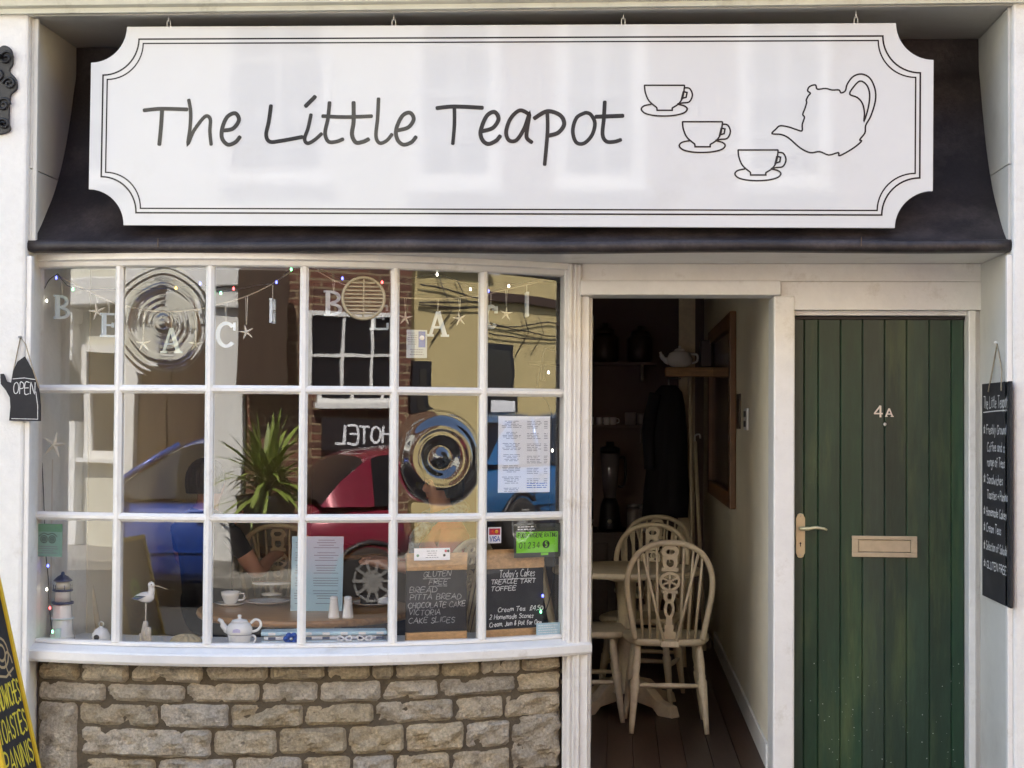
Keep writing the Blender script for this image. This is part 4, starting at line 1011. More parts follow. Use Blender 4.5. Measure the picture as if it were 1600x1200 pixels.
MB().lathe([(.030, k*.735), (.028, k*.86)], 16, T_).build('lantern', mat('pale_lantern', (.65, .62, .52), .3), lh)
for i in range(6):
    q = i*1.047; a_ = p+Vector((.040*math.cos(q), .040*math.sin(q), k*.735)); mb = MB(); mb.tube([a_, a_+UZ*k*.07], .0015, 4); mb.build('rail_post', NAVY, lh)
MB().lathe([(.040, k*.86), (.038, k*.875), (.022, k*.93), (.008, k*.955), (.007, k*.985), (.004, k), (0, k)], 18, T_).build('cap', NAVY, lh)
bx((p.x-.01, p.y-.055, p.z), (p.x+.012, p.y-.045, p.z+.05)).build('door', PALEB, lh)
# seabird on a post
p = spot(228, 1003, 1, .11); t1, n1 = pf(1)
sb = thing('seabird_ornament', 'white wooden seabird with long beak on a driftwood post', 'ornament', p)
bd = G(228, 933, 1, .11)
mb = MB(); mb.lathe([(0, -.052), (.010, -.040), (.020, -.02), (.024, .0), (.022, .018), (.012, .032), (0, .036)], 14, Matrix.Translation(bd) @ Matrix.Rotation(R(90), 4, 'Y') @ Matrix.Rotation(R(0), 4, 'Z'))
mb.tube(catmull([bd+Vector((.018, 0, .008)), bd+Vector((.024, 0, .028)), bd+Vector((.022, 0, .045))], 4), [.017]*3+[.014]*3+[.013]*3, 10); mb.lathe([(0, -.016), (.012, -.011), (.016, 0), (.012, .011), (0, .016)], 12, Matrix.Translation(bd+Vector((.023, 0, .050))))
mb.build('body', CERAM, sb)
mb = MB(); mb.tube([bd+Vector((.036, 0, .049)), bd+Vector((.062, 0, .043)), bd+Vector((.092, 0, .034))], [.0045, .0028, .0015], 6); mb.build('beak', STRING, sb)
for s_ in (-1, 1):
    mb = MB(); mb.prism([bd+Vector((.008, s_*.0225, .006)), bd+Vector((-.035, s_*.017, .008)), bd+Vector((-.060, s_*.008, -.006)), bd+Vector((-.03, s_*.020, -.010))], (0, s_*.003, 0)); mb.build('wing', mat('slate_blue_paint', (.10, .13, .20), .5), sb)
MB().lathe([(0, -.003), (.003, 0), (0, .003)], 8, Matrix.Translation(bd+Vector((.028, -.0155, .054)))).build('eye', IRON, sb)
mb = MB(); mb.tube([bd+Vector((0, 0, -.02)), Vector((bd.x, bd.y, ZBo+.085))], .003, 6); mb.build('leg', SHELLC, sb)
mb = MB()
mb.tube([Vector((bd.x, bd.y, ZBo+.09)), Vector((bd.x-.002, bd.y, ZBo+.05)), Vector((bd.x, bd.y, ZBo))], [.010, .017, .020], 7)
mb.tube([Vector((bd.x+.014, bd.y-.004, ZBo+.066)), Vector((bd.x+.013, bd.y-.004, ZBo))], [.010, .015], 7)
mb.tube([Vector((bd.x-.016, bd.y-.006, ZBo+.04)), Vector((bd.x-.014, bd.y-.006, ZBo))], [.009, .012], 7)
mb.build('driftwood_post', mat('whitewashed_driftwood', (.60, .54, .46), .9, var=.3, vscale=40, bump=.002, bscale=80), sb)
# small white bird box ornament with ring
p = spot(158, 1004, 0, .10)
bb = thing('birdhouse_ornament', 'small white rounded birdhouse with a dark hole and hanging ring', 'ornament', p)
MB().lathe([(.034, 0), (.040, .012), (.038, .032), (.026, .052), (.008, .062), (0, .064)], 18, Matrix.Translation(p)).build('body', CERAM, bb)
t0, n0 = pf(0)
MB().lathe([(0, 0), (.012, 0), (.012, .003), (0, .003)], 14, Matrix.Translation(p+UZ*.022+n0*.0385) @ n0.to_track_quat('Z', 'Y').to_matrix().to_4x4()).build('hole', IRON, bb)
mb = MB(); c = p+UZ*.073; mb.tube([c+t0*.011*math.cos(q)+UZ*.011*math.sin(q) for q in [i*.5236 for i in range(12)]], .003, 6, closed=True); mb.build('ring', STEEL, bb)
# scallop shell
p = spot(291, 1006, 1, .12)
mb = MB(); mb.smooth = True
rings = []
for i in range(9):
    q = i/8*math.pi/2; rings.append([p+Vector(((.068*math.cos(q))*math.cos(w_)*(1+.05*math.cos(w_*14)), .045*math.cos(q)*math.sin(w_)*(1+.05*math.cos(w_*14)), .040*math.sin(q)+.002*math.cos(w_*14)*math.cos(q))) for w_ in [2*math.pi*j/56 for j in range(56)]])
mb.loft(rings); tag(mb.build('scallop_shell', mat('sandy_shell', (.42, .34, .20), .7, var=.3, vscale=30), loc=p), 'tan ribbed scallop shell lying between the seabird and the teapot', 'shell')
# tall white thermometer post in the left corner
p = spot(70, 1002, 0, .16)
zt5 = G(68, 717, 0, .16).z
tp_ = thing('wooden_gauge', 'narrow upright white wooden post with a dark knob at the left window edge', 'post', p)
bx((p.x-.024, p.y-.01, ZBo), (p.x+.024, p.y+.008, zt5)).build('post', mat('whitewashed_wood', (.66, .60, .53), .8, var=.15, vscale=14, stretch=(8, 8, 1)), tp_, bevel=.002)
bx((p.x-.010, p.y-.0125, ZBo+.40), (p.x+.014, p.y-.0102, zt5-.12)).build('scale', PAPER, tp_)
bx((p.x-.014, p.y-.020, ZBo+.485), (p.x+.004, p.y-.0102, ZBo+.497)).build('knob', IRON, tp_)
# pale starfish leaning in the left pane
c = G(85, 695, 0, .05); starfish_mb(c, t0, .058, -12).build('x', SHELLC).name = 'tmp'
st = bpy.data.objects['tmp']; st.name = 'starfish'; tag(st, 'large pale starfish hanging low behind the left pane of the middle row', 'starfish')
# teapot for one
p = spot(374, 1005, 2, .10)
tpt = thing('tea_for_one_pot', 'white china teapot on its cup with a blue lettered panel on the window board', 'teapot', p)
T_ = Matrix.Translation(p); zt6 = G(372, 960, 2, .10).z-ZBo; kk = zt6/.165
def pr_(l): return [(r*kk, z*kk) for r, z in l]
MB().lathe(pr_([(.040, 0), (.052, .004), (.060, .025), (.064, .050), (.065, .056)]), 24, T_).build('cup', CERAM, tpt)
MB().lathe(pr_([(.063, .0562), (.068, .060), (.072, .072), (.070, .092), (.060, .112), (.046, .124)]), 24, T_).build('pot', CERAM, tpt)
MB().lathe(pr_([(.0655, .0555), (.0665, .0575), (.0655, .0595)]), 24, T_).build('grey_band', PRINT, tpt)
ld = MB().lathe(pr_([(.047, .1242), (.045, .130), (.034, .138), (.012, .142), (.008, .148), (.012, .156), (.010, .163), (0, .166)]), 20, T_).build('lid', CERAM, tpt)
MB().lathe(pr_([(.0395, .1355), (.041, .1345), (.040, .1335)]), 20, T_).build('lid_band', PALEB, ld)
mb = MB(); mb.tube(catmull([p+Vector((-.055, 0, .075))*kk, p+Vector((-.085, 0, .095))*kk, p+Vector((-.100, 0, .125))*kk, p+Vector((-.118, 0, .136))*kk], 5), [.022*kk]*4+[.017*kk]*4+[.012*kk]*4+[.010*kk]*4, 10); mb.build('spout', CERAM, tpt)
mb = MB(); mb.tube(catmull([p+Vector((.062, 0, .118))*kk, p+Vector((.085, 0, .138))*kk, p+Vector((.110, 0, .132))*kk, p+Vector((.118, 0, .108))*kk, p+Vector((.100, 0, .082))*kk, p+Vector((.070, 0, .072))*kk], 5), .0075*kk, 8); mb.build('handle', CERAM, tpt)
mb = MB(); mb.tube(catmull([p+Vector((.060, 0, .048))*kk, p+Vector((.080, 0, .050))*kk, p+Vector((.090, 0, .034))*kk, p+Vector((.078, 0, .014))*kk, p+Vector((.054, 0, .012))*kk], 5), .006*kk, 8); mb.build('cup_handle', CERAM, tpt)
mb = MB(); mb.prism([p+Vector((x*kk, -.0722*kk, z*kk)) for x, z in ((-.022, .074), (.022, .074), (.020, .090), (.004, .096), (-.018, .090))], (0, -.0006, 0)); mb.build('printed_motif', mat('lavender_print', (.45, .42, .62), .3), tpt)
# folded striped tea towels with a blue rosette and white bows
p0 = spot(408, 1005, 2, .12); p1 = spot(604, 1005, 3, .12)
ct = (p0+p1)/2; dr = (p1-p0).normalized(); dn = Vector((dr.y, -dr.x, 0)); Lc = (p1-p0).length
tw = thing('folded_tea_towels', 'folded blue and white striped tea towels with bows along the window board', 'tea towels', ct)
for i in range(3):
    o_ = .012*(i % 2)
    M_ = Matrix(((dr.x, dn.x, 0, ct.x), (dr.y, dn.y, 0, ct.y), (0, 0, 1, ZBo+.019*i), (0, 0, 0, 1)))
    mb = MB(); mb.box((-Lc/2+o_, -.05+o_*.5, .001), (Lc/2-o_*1.5, .05-o_*.6, .018), M_, bev=.006); mb.build('towel', [PALEB, mat('white_linen', (.74, .74, .76), .9, var=.1, vscale=40, bump=.002, bscale=90), PAPERB][i], tw)
    for j in range(7):
        x = -Lc/2+.03+j*(Lc-.06)/6.2
        mb = MB(); mb.box((x, .0505-o_*.6, .004), (x+.03, .052-o_*.6, .015), M_); mb.build('stripe', [CERAM, MATS['slate_blue_paint'], CERAM][i], tw)
mb = MB(); cR = p0+dr*.125+dn*.056+UZ*.028
for i in range(6):
    q = i*1.047; c = cR+dr*.020*math.cos(q)+UZ*.014*math.sin(q); mb.lathe([(0, -.003), (.014, 0), (0, .004)], 10, Matrix.Translation(c) @ dn.to_track_quat('Z', 'Y').to_matrix().to_4x4())
mb.build('rosette', PRINTB, tw); MB().lathe([(0, -.003), (.007, 0), (0, .005)], 10, Matrix.Translation(cR+dn*.004) @ dn.to_track_quat('Z', 'Y').to_matrix().to_4x4()).build('rosette_centre', CERAM, tw)
for s_ in (.66, .82):
    c = p0+dr*Lc*s_+dn*.056+UZ*.026; mb = MB()
    for d in (-1, 1): mb.tube(catmull([c, c+dr*d*.022+UZ*.012, c+dr*d*.030, c+dr*d*.020-UZ*.008, c], 4), .004, 6); mb.tube([c, c+dr*d*.02-UZ*.018], .003, 5)
    mb.build('bow', MATS['white_linen'], tw)

# ================================================================== FURNITURE
TZ = .665
def dining_table(label, c, r, z, top=OAK, leg=CHAIRW, group='round dining tables'):
    o = thing('round_table', label, 'table', (c[0], c[1], 0), group); T_ = Matrix.Translation((c[0], c[1], 0))
    MB().lathe([(r-.03, z-.032), (r-.006, z-.030), (r, z-.018), (r-.004, z-.003), (r-.012, z), (0, z)], 48, T_).build('table_top', top, o)
    MB().lathe([(.14, .10), (.10, .14), (.05, .18), (.06, .30), (.038, .38), (.05, .46), (.05, z-.08), (.12, z-.06), (.12, z-.0325)], 18, T_).build('pedestal', leg, o)
    for i in range(4):
        q = R(45+90*i); d = Vector((math.cos(q), math.sin(q), 0)); s_ = Vector((-d.y, d.x, 0)); cc = Vector((c[0], c[1], 0))
        mb = MB(); prof_ = [(.05, .17), (.16, .145), (.25, .075), (.34, .055), (.36, .0), (.26, .0), (.22, .035), (.05, .06)]
        mb.prism([cc+d*a+UZ*b-s_*.032 for a, b in prof_], s_*.064); mb.build('foot', leg, o, bevel=.006)
    return o
tc1 = P(470, 985, .30); TC = (tc1.x+.02, .34)
dining_table('varnished round wooden table set with plates just behind the bow window', TC, .50, TZ)
tcd = P(985, 890, 1.72)
dining_table('cream painted pedestal table beyond the nearest wheelback chair in the doorway', (tcd.x-.02, 1.64), .40, .75, top=CHAIRW)
dining_table('round pedestal table deep inside the room behind the window', (-1.75, 2.6), .45, .75, top=OAK)

def wheelback():
    o = thing('wheelback_chair', 'x', 'chair', (0, 0, 0), 'cream wheelback chairs')
    # seat: saddle shape
    out_ = [(.0, -.205), (.10, -.200), (.165, -.17), (.20, -.08), (.215, .05), (.21, .15), (.16, .195), (0, .205), (-.16, .195), (-.21, .15), (-.215, .05), (-.20, -.08), (-.165, -.17), (-.10, -.200)]
    out_ = catmull([Vector((a, b, 0)) for a, b in out_], 3, closed=True)
    mb = MB(); mb.smooth = True
    mb.loft([[p*.94+UZ*.425 for p in out_], [p+UZ*.436 for p in out_], [p+UZ*.452 for p in out_], [p*.97+UZ*.460 for p in out_], [p*.6+UZ*.452 for p in out_]]); mb.build('seat', CHAIRW, o, fix=True)
    bx((-.045, -.262, .428), (.045, -.19, .459), .006).build('bobtail', CHAIRW, o)
    for sx_ in (-1, 1):
        for sy_ in (-1, 1):
            a = Vector((sx_*.150, sy_*.135, .43)); b = Vector((sx_*(.185 if sy_ < 0 else .20), sy_*(.215 if sy_ < 0 else .19), 0))
            prof_ = [(0, .016), (.12, .018), (.24, .021), (.34, .017), (.36, .021), (.39, .017), (.42, .024), (.60, .020), (.72, .017), (.85, .015), (1, .012)]
            mb = MB(); mb.tube([a+(b-a)*s for s, r in prof_], [r for s, r in prof_], 10); mb.build('leg', CHAIRW, o)
    def lerp(sx_, sy_, z):
        a = Vector((sx_*.150, sy_*.135, .43)); b = Vector((sx_*(.185 if sy_ < 0 else .20), sy_*(.215 if sy_ < 0 else .19), 0)); return a+(b-a)*((.43-z)/.43)
    for sx_ in (-1, 1):
        a, b = lerp(sx_, -1, .20), lerp(sx_, 1, .20); mb = MB(); mb.tube([a, (a+b)/2, b], [.009, .014, .009], 8); mb.build('stretcher', CHAIRW, o)
    a, b = (lerp(-1, -1, .2)+lerp(-1, 1, .2))/2, (lerp(1, -1, .2)+lerp(1, 1, .2))/2; mb = MB(); mb.tube([a, (a+b)/2, b], [.009, .014, .009], 8); mb.build('stretcher', CHAIRW, o)
    a, b = lerp(-1, -1, .23), lerp(1, -1, .23); mb = MB(); mb.tube([a, (a+b)/2, b], [.009, .013, .009], 8); mb.build('stretcher', CHAIRW, o)
    # hoop back, leaning back towards -y
    def bk(x, z): return Vector((x, -.165-.20*(z-.45), z))
    hoop_pts = catmull([bk(-.165, .455), bk(-.185, .56), bk(-.207, .70), bk(-.200, .80), bk(-.155, .885), bk(-.08, .928), bk(0, .938), bk(.08, .928), bk(.155, .885), bk(.200, .80), bk(.207, .70), bk(.185, .56), bk(.165, .455)], 5)
    mb = MB(); mb.tube(hoop_pts, .0145, 10); mb.build('hoop', CHAIRW, o)
    def hoop_z(x):
        return max((p for p in hoop_pts if p.z > .75), key=lambda p: -abs(p.x-x)).z
    for x0, x1 in ((-.128, -.158), (-.092, -.112), (-.056, -.066), (.056, .066), (.092, .112), (.128, .158)):
        mb = MB(); a, b = bk(x0, .455), bk(x1, hoop_z(x1)-.008); mb.tube([a, (a+b)/2, b], [.0065, .0080, .0055], 7); mb.build('spindle', CHAIRW, o)
    for s_ in (-1, 1):
        a = Vector((s_*.030, -.25, .455)); b = bk(s_*.135, hoop_z(.135)-.012)-Vector((0, .012, 0)); mb = MB(); mb.tube([a, b], .0075, 7); mb.build('brace', CHAIRW, o)
    # pierced splat: lobed top, wheel with six spokes, vase
    th_ = Vector((0, .010, .002))
    def strip(pts, w, closed=False):
        pts = [bk(a*1.15, b) for a, b in pts]; mb_ = MB(); nn = Vector((0, -.98, -.2)); k = len(pts); L_, Rr = [], []
        for i in range(k):
            d0 = pts[i]-pts[i-1] if (closed or i) else pts[1]-pts[0]; d1 = pts[(i+1) % k]-pts[i] if (closed or i < k-1) else d0
            q = nn.cross((d0.normalized()+d1.normalized())).normalized()*w/2; L_.append(pts[i]-q); Rr.append(pts[i]+q)
        for i in range(k if closed else k-1):
            j = (i+1) % k; mb_.prism([L_[i], L_[j], Rr[j], Rr[i]], th_)
        return mb_
    def ring(cx, cz, rx, rz, w, n=20, q0=0, q1=360):
        return strip([(cx+rx*math.cos(R(q0+(q1-q0)*i/n)), cz+rz*math.sin(R(q0+(q1-q0)*i/n))) for i in range(n if q1-q0 == 360 else n+1)], w, closed=(q1-q0 == 360))
    wz = .745
    parts_ = [ring(0, wz, .040, .042, .014), ring(0, .893, .028, .024, .020), ring(0, .838, .024, .030, .018, 16), ring(0, .672, .018, .028, .017, 16), ring(0, .607, .017, .040, .014, 18)]
    parts_ += [strip([(0, wz), (.036*math.cos(R(a)), wz+.036*math.sin(R(a)))], .009) for a in range(30, 390, 60)]
    parts_ += [strip([(-.030, .862), (.030, .862)], .016), strip([(-.036, .805), (.036, .805)], .018), strip([(-.034, .694), (.034, .694)], .014), strip([(-.012, .645), (.012, .645)], .012), strip([(0, .568), (0, .525)], .030), strip([(0, .530), (0, .490)], .044), strip([(0, .492), (0, .455)], .068), strip([(0, .905), (0, .935)], .05)]
    mb = MB()
    for i, q in enumerate(parts_):
        n_ = len(mb.v); mb.v += [v+Vector((0, -.00025*i, 0)) for v in q.v]; mb.f += [tuple(x+n_ for x in f) for f in q.f]; mb.m += q.m; mb.sm += q.sm
    mb.build('splat', CHAIRW, o)
    return o
ch0 = wheelback()
def chair_at(o, x, y, rz, label):
    o.location = (x, y, 0); o.rotation_euler = (0, 0, R(rz)); o['label'] = label; return o
p = P(1040, 1130, .95); chair_at(ch0, p.x+.01, 1.17, 2, 'nearest cream wheelback chair, its back to the street, in the open doorway')
p = P(1017, 1000, 2.55); chair_at(copy_tree(ch0), P(1004, 1000, 2.0).x, 2.0, 166, 'second cream wheelback chair in the doorway, beyond the pedestal table')
p = P(1012, 1000, 3.5); chair_at(copy_tree(ch0), P(1016, 1000, 3.3).x, 3.3, 8, 'farthest cream wheelback chair in the doorway, half hidden by the other two')
p = P(920, 980, 1.35); chair_at(copy_tree(ch0), p.x-.02, 1.42, -88, 'cream wheelback chair cut off by the left doorpost, facing right')
p = P(212, 940, .55); chair_at(copy_tree(ch0), p.x-.02, .62, -68, 'cream wheelback chair behind the seabird ornament in the window')
p = P(640, 940, 1.0); chair_at(copy_tree(ch0), p.x+.10, 1.02, 62, 'cream wheelback chair behind the gluten free board in the window')
p = P(430, 940, 1.9); chair_at(copy_tree(ch0), p.x, 2.1, 5, 'cream wheelback chair with its back to the window at the far table')

# ---- on the window table
def at_table(px, py, z=TZ): return PZ(px, py, z)
def plate(label, px, py, r, group=None):
    p = at_table(px, py); o = MB().lathe([(r*.55, 0), (r*.6, .003), (r*.98, .014), (r, .017), (r*.95, .016), (r*.55, .005), (0, .005)], 32, Matrix.Translation(p)).build('plate', CERAM, loc=p)
    return tag(o, label, 'plate', group), p
plate('empty white china plate left of the blue menu on the window table', 418, 944, .105)
_, pp = plate('white plate with cake on the window table behind the shakers', 582, 946, .105)
mb = MB(); a_ = pp+UZ*.006
mb.prism([a_+Vector((-.06, .0, 0)), a_+Vector((.015, -.035, 0)), a_+Vector((.02, .03, 0))], (0, 0, .042)); tag(mb.build('cake_slice', mat('dark_chocolate_cake', (.02, .011, .010), .8, bump=.003, bscale=60), loc=a_, bevel=.004), 'dark slice of chocolate cake on the plate behind the shakers', 'cake')
mb = MB(); mb.smooth = True
a_ = pp+Vector((.062, .01, .008))
mb.loft([[a_+Vector((s*.042*math.cos(q)*(1+.15*math.sin(3*q)), s*.03*math.sin(q), z)) for q in [i*.5236 for i in range(12)]] for s, z in ((1, 0), (1.05, .012), (.8, .024), (.3, .030))]); tag(mb.build('napkin', MATS['white_linen'], loc=a_), 'crumpled white napkin beside the cake slice', 'napkin')
for i, px in enumerate((521.5, 543.5)):
    p = at_table(px, 966); s_ = G(px, 930, 3, .3).z
    o = thing('shaker', ('left' if i == 0 else 'right')+' one of two white salt and pepper shakers on the window table', 'shaker', p, 'salt and pepper shakers')
    MB().lathe([(.024, 0), (.026, .004), (.025, .010), (.017, .075), (.018, .082)], 18, Matrix.Translation(p)).build('body', CERAM, o)
    MB().lathe([(.0182, .0825), (.0178, .090), (.012, .096), (0, .097)], 18, Matrix.Translation(p)).build('cap', CERAM, o)
    for d in (-.004, .004): MB().lathe([(0, 0), (.0012, 0), (0, .0006)], 6, Matrix.Translation(p+Vector((d, 0, .0968)))).build('hole', IRON, o)
# blue menu card
m0 = P(455, 955, .22); m1 = P(537, 955, .26); mz1 = P(495, 838, .24).z
o = thing('menu_card', 'pale blue A4 menu card standing on the window table', 'menu', ((m0.x+m1.x)/2, .24, TZ))
zc0 = TZ+.001
mb = MB(); mb.prism([Vector((m0.x, .20, zc0)), Vector((m1.x, .22, zc0)), Vector((m1.x, .245, mz1)), Vector((m0.x, .225, mz1))], (0, .003, 0)); mb.build('card', PAPERB, o)
mt = Vector((m1.x-m0.x, .02, 0)); mw = mt.length; mt.normalize(); mu = Vector((0, .025, mz1-zc0)); mh = mu.length; mu.normalize(); mn = mt.cross(mu)
mb = MB(); v = .95
for r_ in range(26):
    if r_ % 5 == 4: continue
    vv = .95-.034*r_
    for u0, u1 in ((.42, .92), (.06, .22)):
        k_ = rnd.uniform(.5, 1)*(u1-u0); c_ = (u0+u1)/2
        ribbon(mb, [Vector((m0.x, .20, zc0))+mt*mw*(c_-k_/2)+mu*mh*vv, Vector((m0.x, .20, zc0))+mt*mw*(c_+k_/2)+mu*mh*vv], .0026, mn, lift=.0006, cap=False)
mb.build('print', PRINT, o)
bx(((m0.x+m1.x)/2-.05, .248, TZ+.0008), ((m0.x+m1.x)/2+.05, .33, TZ+.004)).build('stand', PAPERB, o)
# bread on a glass stand and a cup
p = at_table(425, 930); mb = MB(); mb.lathe([(.05, 0), (.052, .01), (.012, .016), (.012, .05), (.10, .058), (.10, .064), (0, .064)], 28, Matrix.Translation(p)); tag(mb.build('cake_stand', CERAM, loc=p), 'low white cake stand behind the empty plate', 'cake stand')
p = at_table(360, 946); o = thing('teacup', 'white teacup and saucer at the left of the window table', 'cup', p); MB().lathe([(.04, 0), (.07, .012), (.068, .014), (.03, .006), (0, .006)], 24, Matrix.Translation(p)).build('saucer', CERAM, o)
MB().lathe([(.02, .007), (.028, .012), (.042, .045), (.045, .065), (.042, .064), (.036, .04), (0, .02)], 22, Matrix.Translation(p)).build('cup', CERAM, o)
mb = MB(); mb.tube(catmull([p+Vector((.04, 0, .055)), p+Vector((.062, 0, .055)), p+Vector((.062, 0, .03)), p+Vector((.034, 0, .025))], 4), .004, 6); mb.build('handle', CERAM, o)

# ================================================================== THINGS SEEN THROUGH THE DOORWAY
# big framed mirror on the right wall
fy0, fy1 = PXw(1145, 640, XW-.02).y, PXw(1110, 640, XW-.02).y
fz1, fz0 = PXw(1145, 486, XW-.02).z, PXw(1145, 796, XW-.02).z
fr = thing('wall_mirror', 'large wooden framed mirror on the right wall inside the doorway', 'mirror', (XW-.02, (fy0+fy1)/2, fz0))
MW = mat('mid_brown_frame', (.17, .078, .03), .4, var=.25, vscale=8)
fwid = .09
for a, b in (((XW-.038, fy0, fz0), (XW-.001, fy0+fwid, fz1)), ((XW-.038, fy1-fwid, fz0), (XW-.001, fy1, fz1))): bx(a, b).build('frame_stile', MW, fr, bevel=.006)
for a, b in (((XW-.037, fy0+fwid, fz0), (XW-.001, fy1-fwid, fz0+fwid)), ((XW-.037, fy0+fwid, fz1-fwid), (XW-.001, fy1-fwid, fz1))): bx(a, b).build('frame_rail', MW, fr, bevel=.006)
bx((XW-.014, fy0+fwid, fz0+fwid), (XW-.001, fy1-fwid, fz1-fwid)).build('mirror_glass', mat('old_mirror', (.30, .24, .20), .12, .8), fr)
# switch plates
for k_, (px, y0, y1) in enumerate(((1151, 615, 670), (1163, 638, 672))):
    a = PXw(px, y1, XW-.01); b = PXw(px+4, y0, XW-.01)
    o = thing('wall_switch' if k_ else 'door_bell', 'dark double switch on the cream wall inside the doorway' if k_ else 'narrow dark chime on the cream wall beside the mirror', 'switch' if k_ else 'chime', (XW, (a.y+b.y)/2, a.z))
    bx((XW-.012, b.y, a.z), (XW-.0005, a.y, b.z)).build('plate', PAPER if k_ else DARKWOOD, o, bevel=.002)
    if k_:
        for f_ in (.15, .6): bx((XW-.018, b.y+(a.y-b.y)*.25, a.z+(b.z-a.z)*f_), (XW-.0125, b.y+(a.y-b.y)*.8, a.z+(b.z-a.z)*(f_+.28))).build('rocker', IRON, o)
# chimney breast post with shelf and teapot
cyb = 4.35
pa = P(1061, 600, cyb); pb_ = P(1086, 600, cyb)
tag(bx((pa.x, cyb, 0), (pb_.x, cyb+.12, 2.615)).build('partition_post', CHAIRW), 'pale upright post supporting the shelf deep in the doorway', 'post')
sa, sb_ = P(1040, 588, 4.15), P(1106, 574, 4.15)
sh = thing('wall_shelf', 'short thick pine shelf holding a white teapot deep inside the doorway', 'shelf', (sa.x, 4.15, sa.z))
bx((sa.x, 4.14, sa.z), (XW-.001, 4.348, sb_.z)).build('board', PINE, sh, bevel=.003)
bx((sa.x+.16, 4.18, sa.z-.12), (sa.x+.18, 4.34, sa.z-.0005)).build('bracket', CHAIRW, sh)
tpx = P(1062, 575, 4.22)
o = thing('shelf_teapot', 'white round teapot on the pine shelf deep inside the doorway', 'teapot', (tpx.x, 4.24, sb_.z)); T_ = Matrix.Translation((tpx.x, 4.24, sb_.z))
MB().lathe([(.05, 0), (.085, .025), (.092, .06), (.075, .10), (.04, .118)], 22, T_).build('body', CERAM, o); MB().lathe([(.042, .1185), (.03, .132), (.01, .138), (.012, .15), (0, .156)], 18, T_).build('lid', CERAM, o)
q = Vector((tpx.x, 4.24, sb_.z)); mb = MB(); mb.tube(catmull([q+Vector((-.07, 0, .04)), q+Vector((-.115, 0, .065)), q+Vector((-.135, 0, .11))], 5), [.024]*4+[.017]*4+[.010]*3, 10); mb.build('spout', CERAM, o)
mb = MB(); mb.tube(catmull([q+Vector((.07, 0, .095)), q+Vector((.12, 0, .09)), q+Vector((.12, 0, .045)), q+Vector((.075, 0, .03))], 5), .009, 8); mb.build('handle', CERAM, o)
o = tag(bx((tpx.x+.14, 4.16, sb_.z+.001), (XW-.02, 4.33, sb_.z+.19)).build('storage_tin', mat('dark_plum_tin', (.03, .014, .02), .4), bevel=.008), 'dark square tin beside the teapot on the pine shelf', 'tin')
# two poles (broom and window pole) leaning by the post
for k_, (a, b, lab) in enumerate((((1079, 590), (1083, 900), 'pale broom handle leaning by the post under the shelf'), ((1086, 690), (1101, 930), 'second pale pole leaning right of the broom handle'))):
    A_, B_ = P(*a, 4.12-k_*.15), P(*b, 3.98-k_*.15); B_.z = .004; mb = MB(); mb.tube([A_, B_], .013, 8); o = thing('broom' if k_ == 0 else 'window_pole', lab, 'pole', B_); mb.build('handle', CHAIRW, o)
    if k_ == 0: mb = MB(); mb.box((B_.x-.12, B_.y-.03, .0), (B_.x+.12, B_.y+.03, .07)); mb.build('head', DARKWOOD, o)
    else: mb = MB(); mb.tube(catmull([A_, A_+Vector((0, 0, .04)), A_+Vector((.03, 0, .05)), A_+Vector((.035, 0, .02))], 4), .006, 6); mb.build('hook', STEEL, o)
# coat hanging
cp = P(1045, 610, 4.2)
o = thing('hanging_coat', 'long black coat hanging beside the post in the doorway', 'coat', (cp.x, 4.2, P(1040, 805, 4.2).z))
mb = MB(); mb.smooth = True; zt7, zb7 = P(1045, 602, 4.2).z, P(1045, 808, 4.2).z; H_ = zt7-zb7
rings = []
for f_, w_, d_ in ((0, .05, .03), (.05, .09, .05), (.15, .11, .06), (.45, .13, .07), (.8, .15, .08), (1, .155, .085)):
    rings.append([Vector((cp.x-.02*f_+w_*math.cos(q)*(1+.08*math.sin(5*q+f_*4)), 4.2+d_*math.sin(q)*(1+.12*math.sin(7*q+f_*3)), zt7-H_*f_)) for q in [i*2*math.pi/28 for i in range(28)]])
mb.loft(rings, capb=True); mb.build('body', CLOTHBLK, o)
mb = MB(); mb.tube(catmull([Vector((cp.x-.09, 4.17, zt7-.06)), Vector((cp.x-.14, 4.15, zt7-.3)), Vector((cp.x-.13, 4.13, zt7-.58))], 4), [.045]*5+[.04]*4, 8); mb.build('sleeve', CLOTHBLK, o)
mb = MB(); mb.tube([Vector((cp.x, 4.2, zt7)), Vector((cp.x, 4.24, zt7+.05)), Vector((pa.x+.01, 4.35, zt7+.05))], .006, 6); mb.build('peg', STEEL, o)
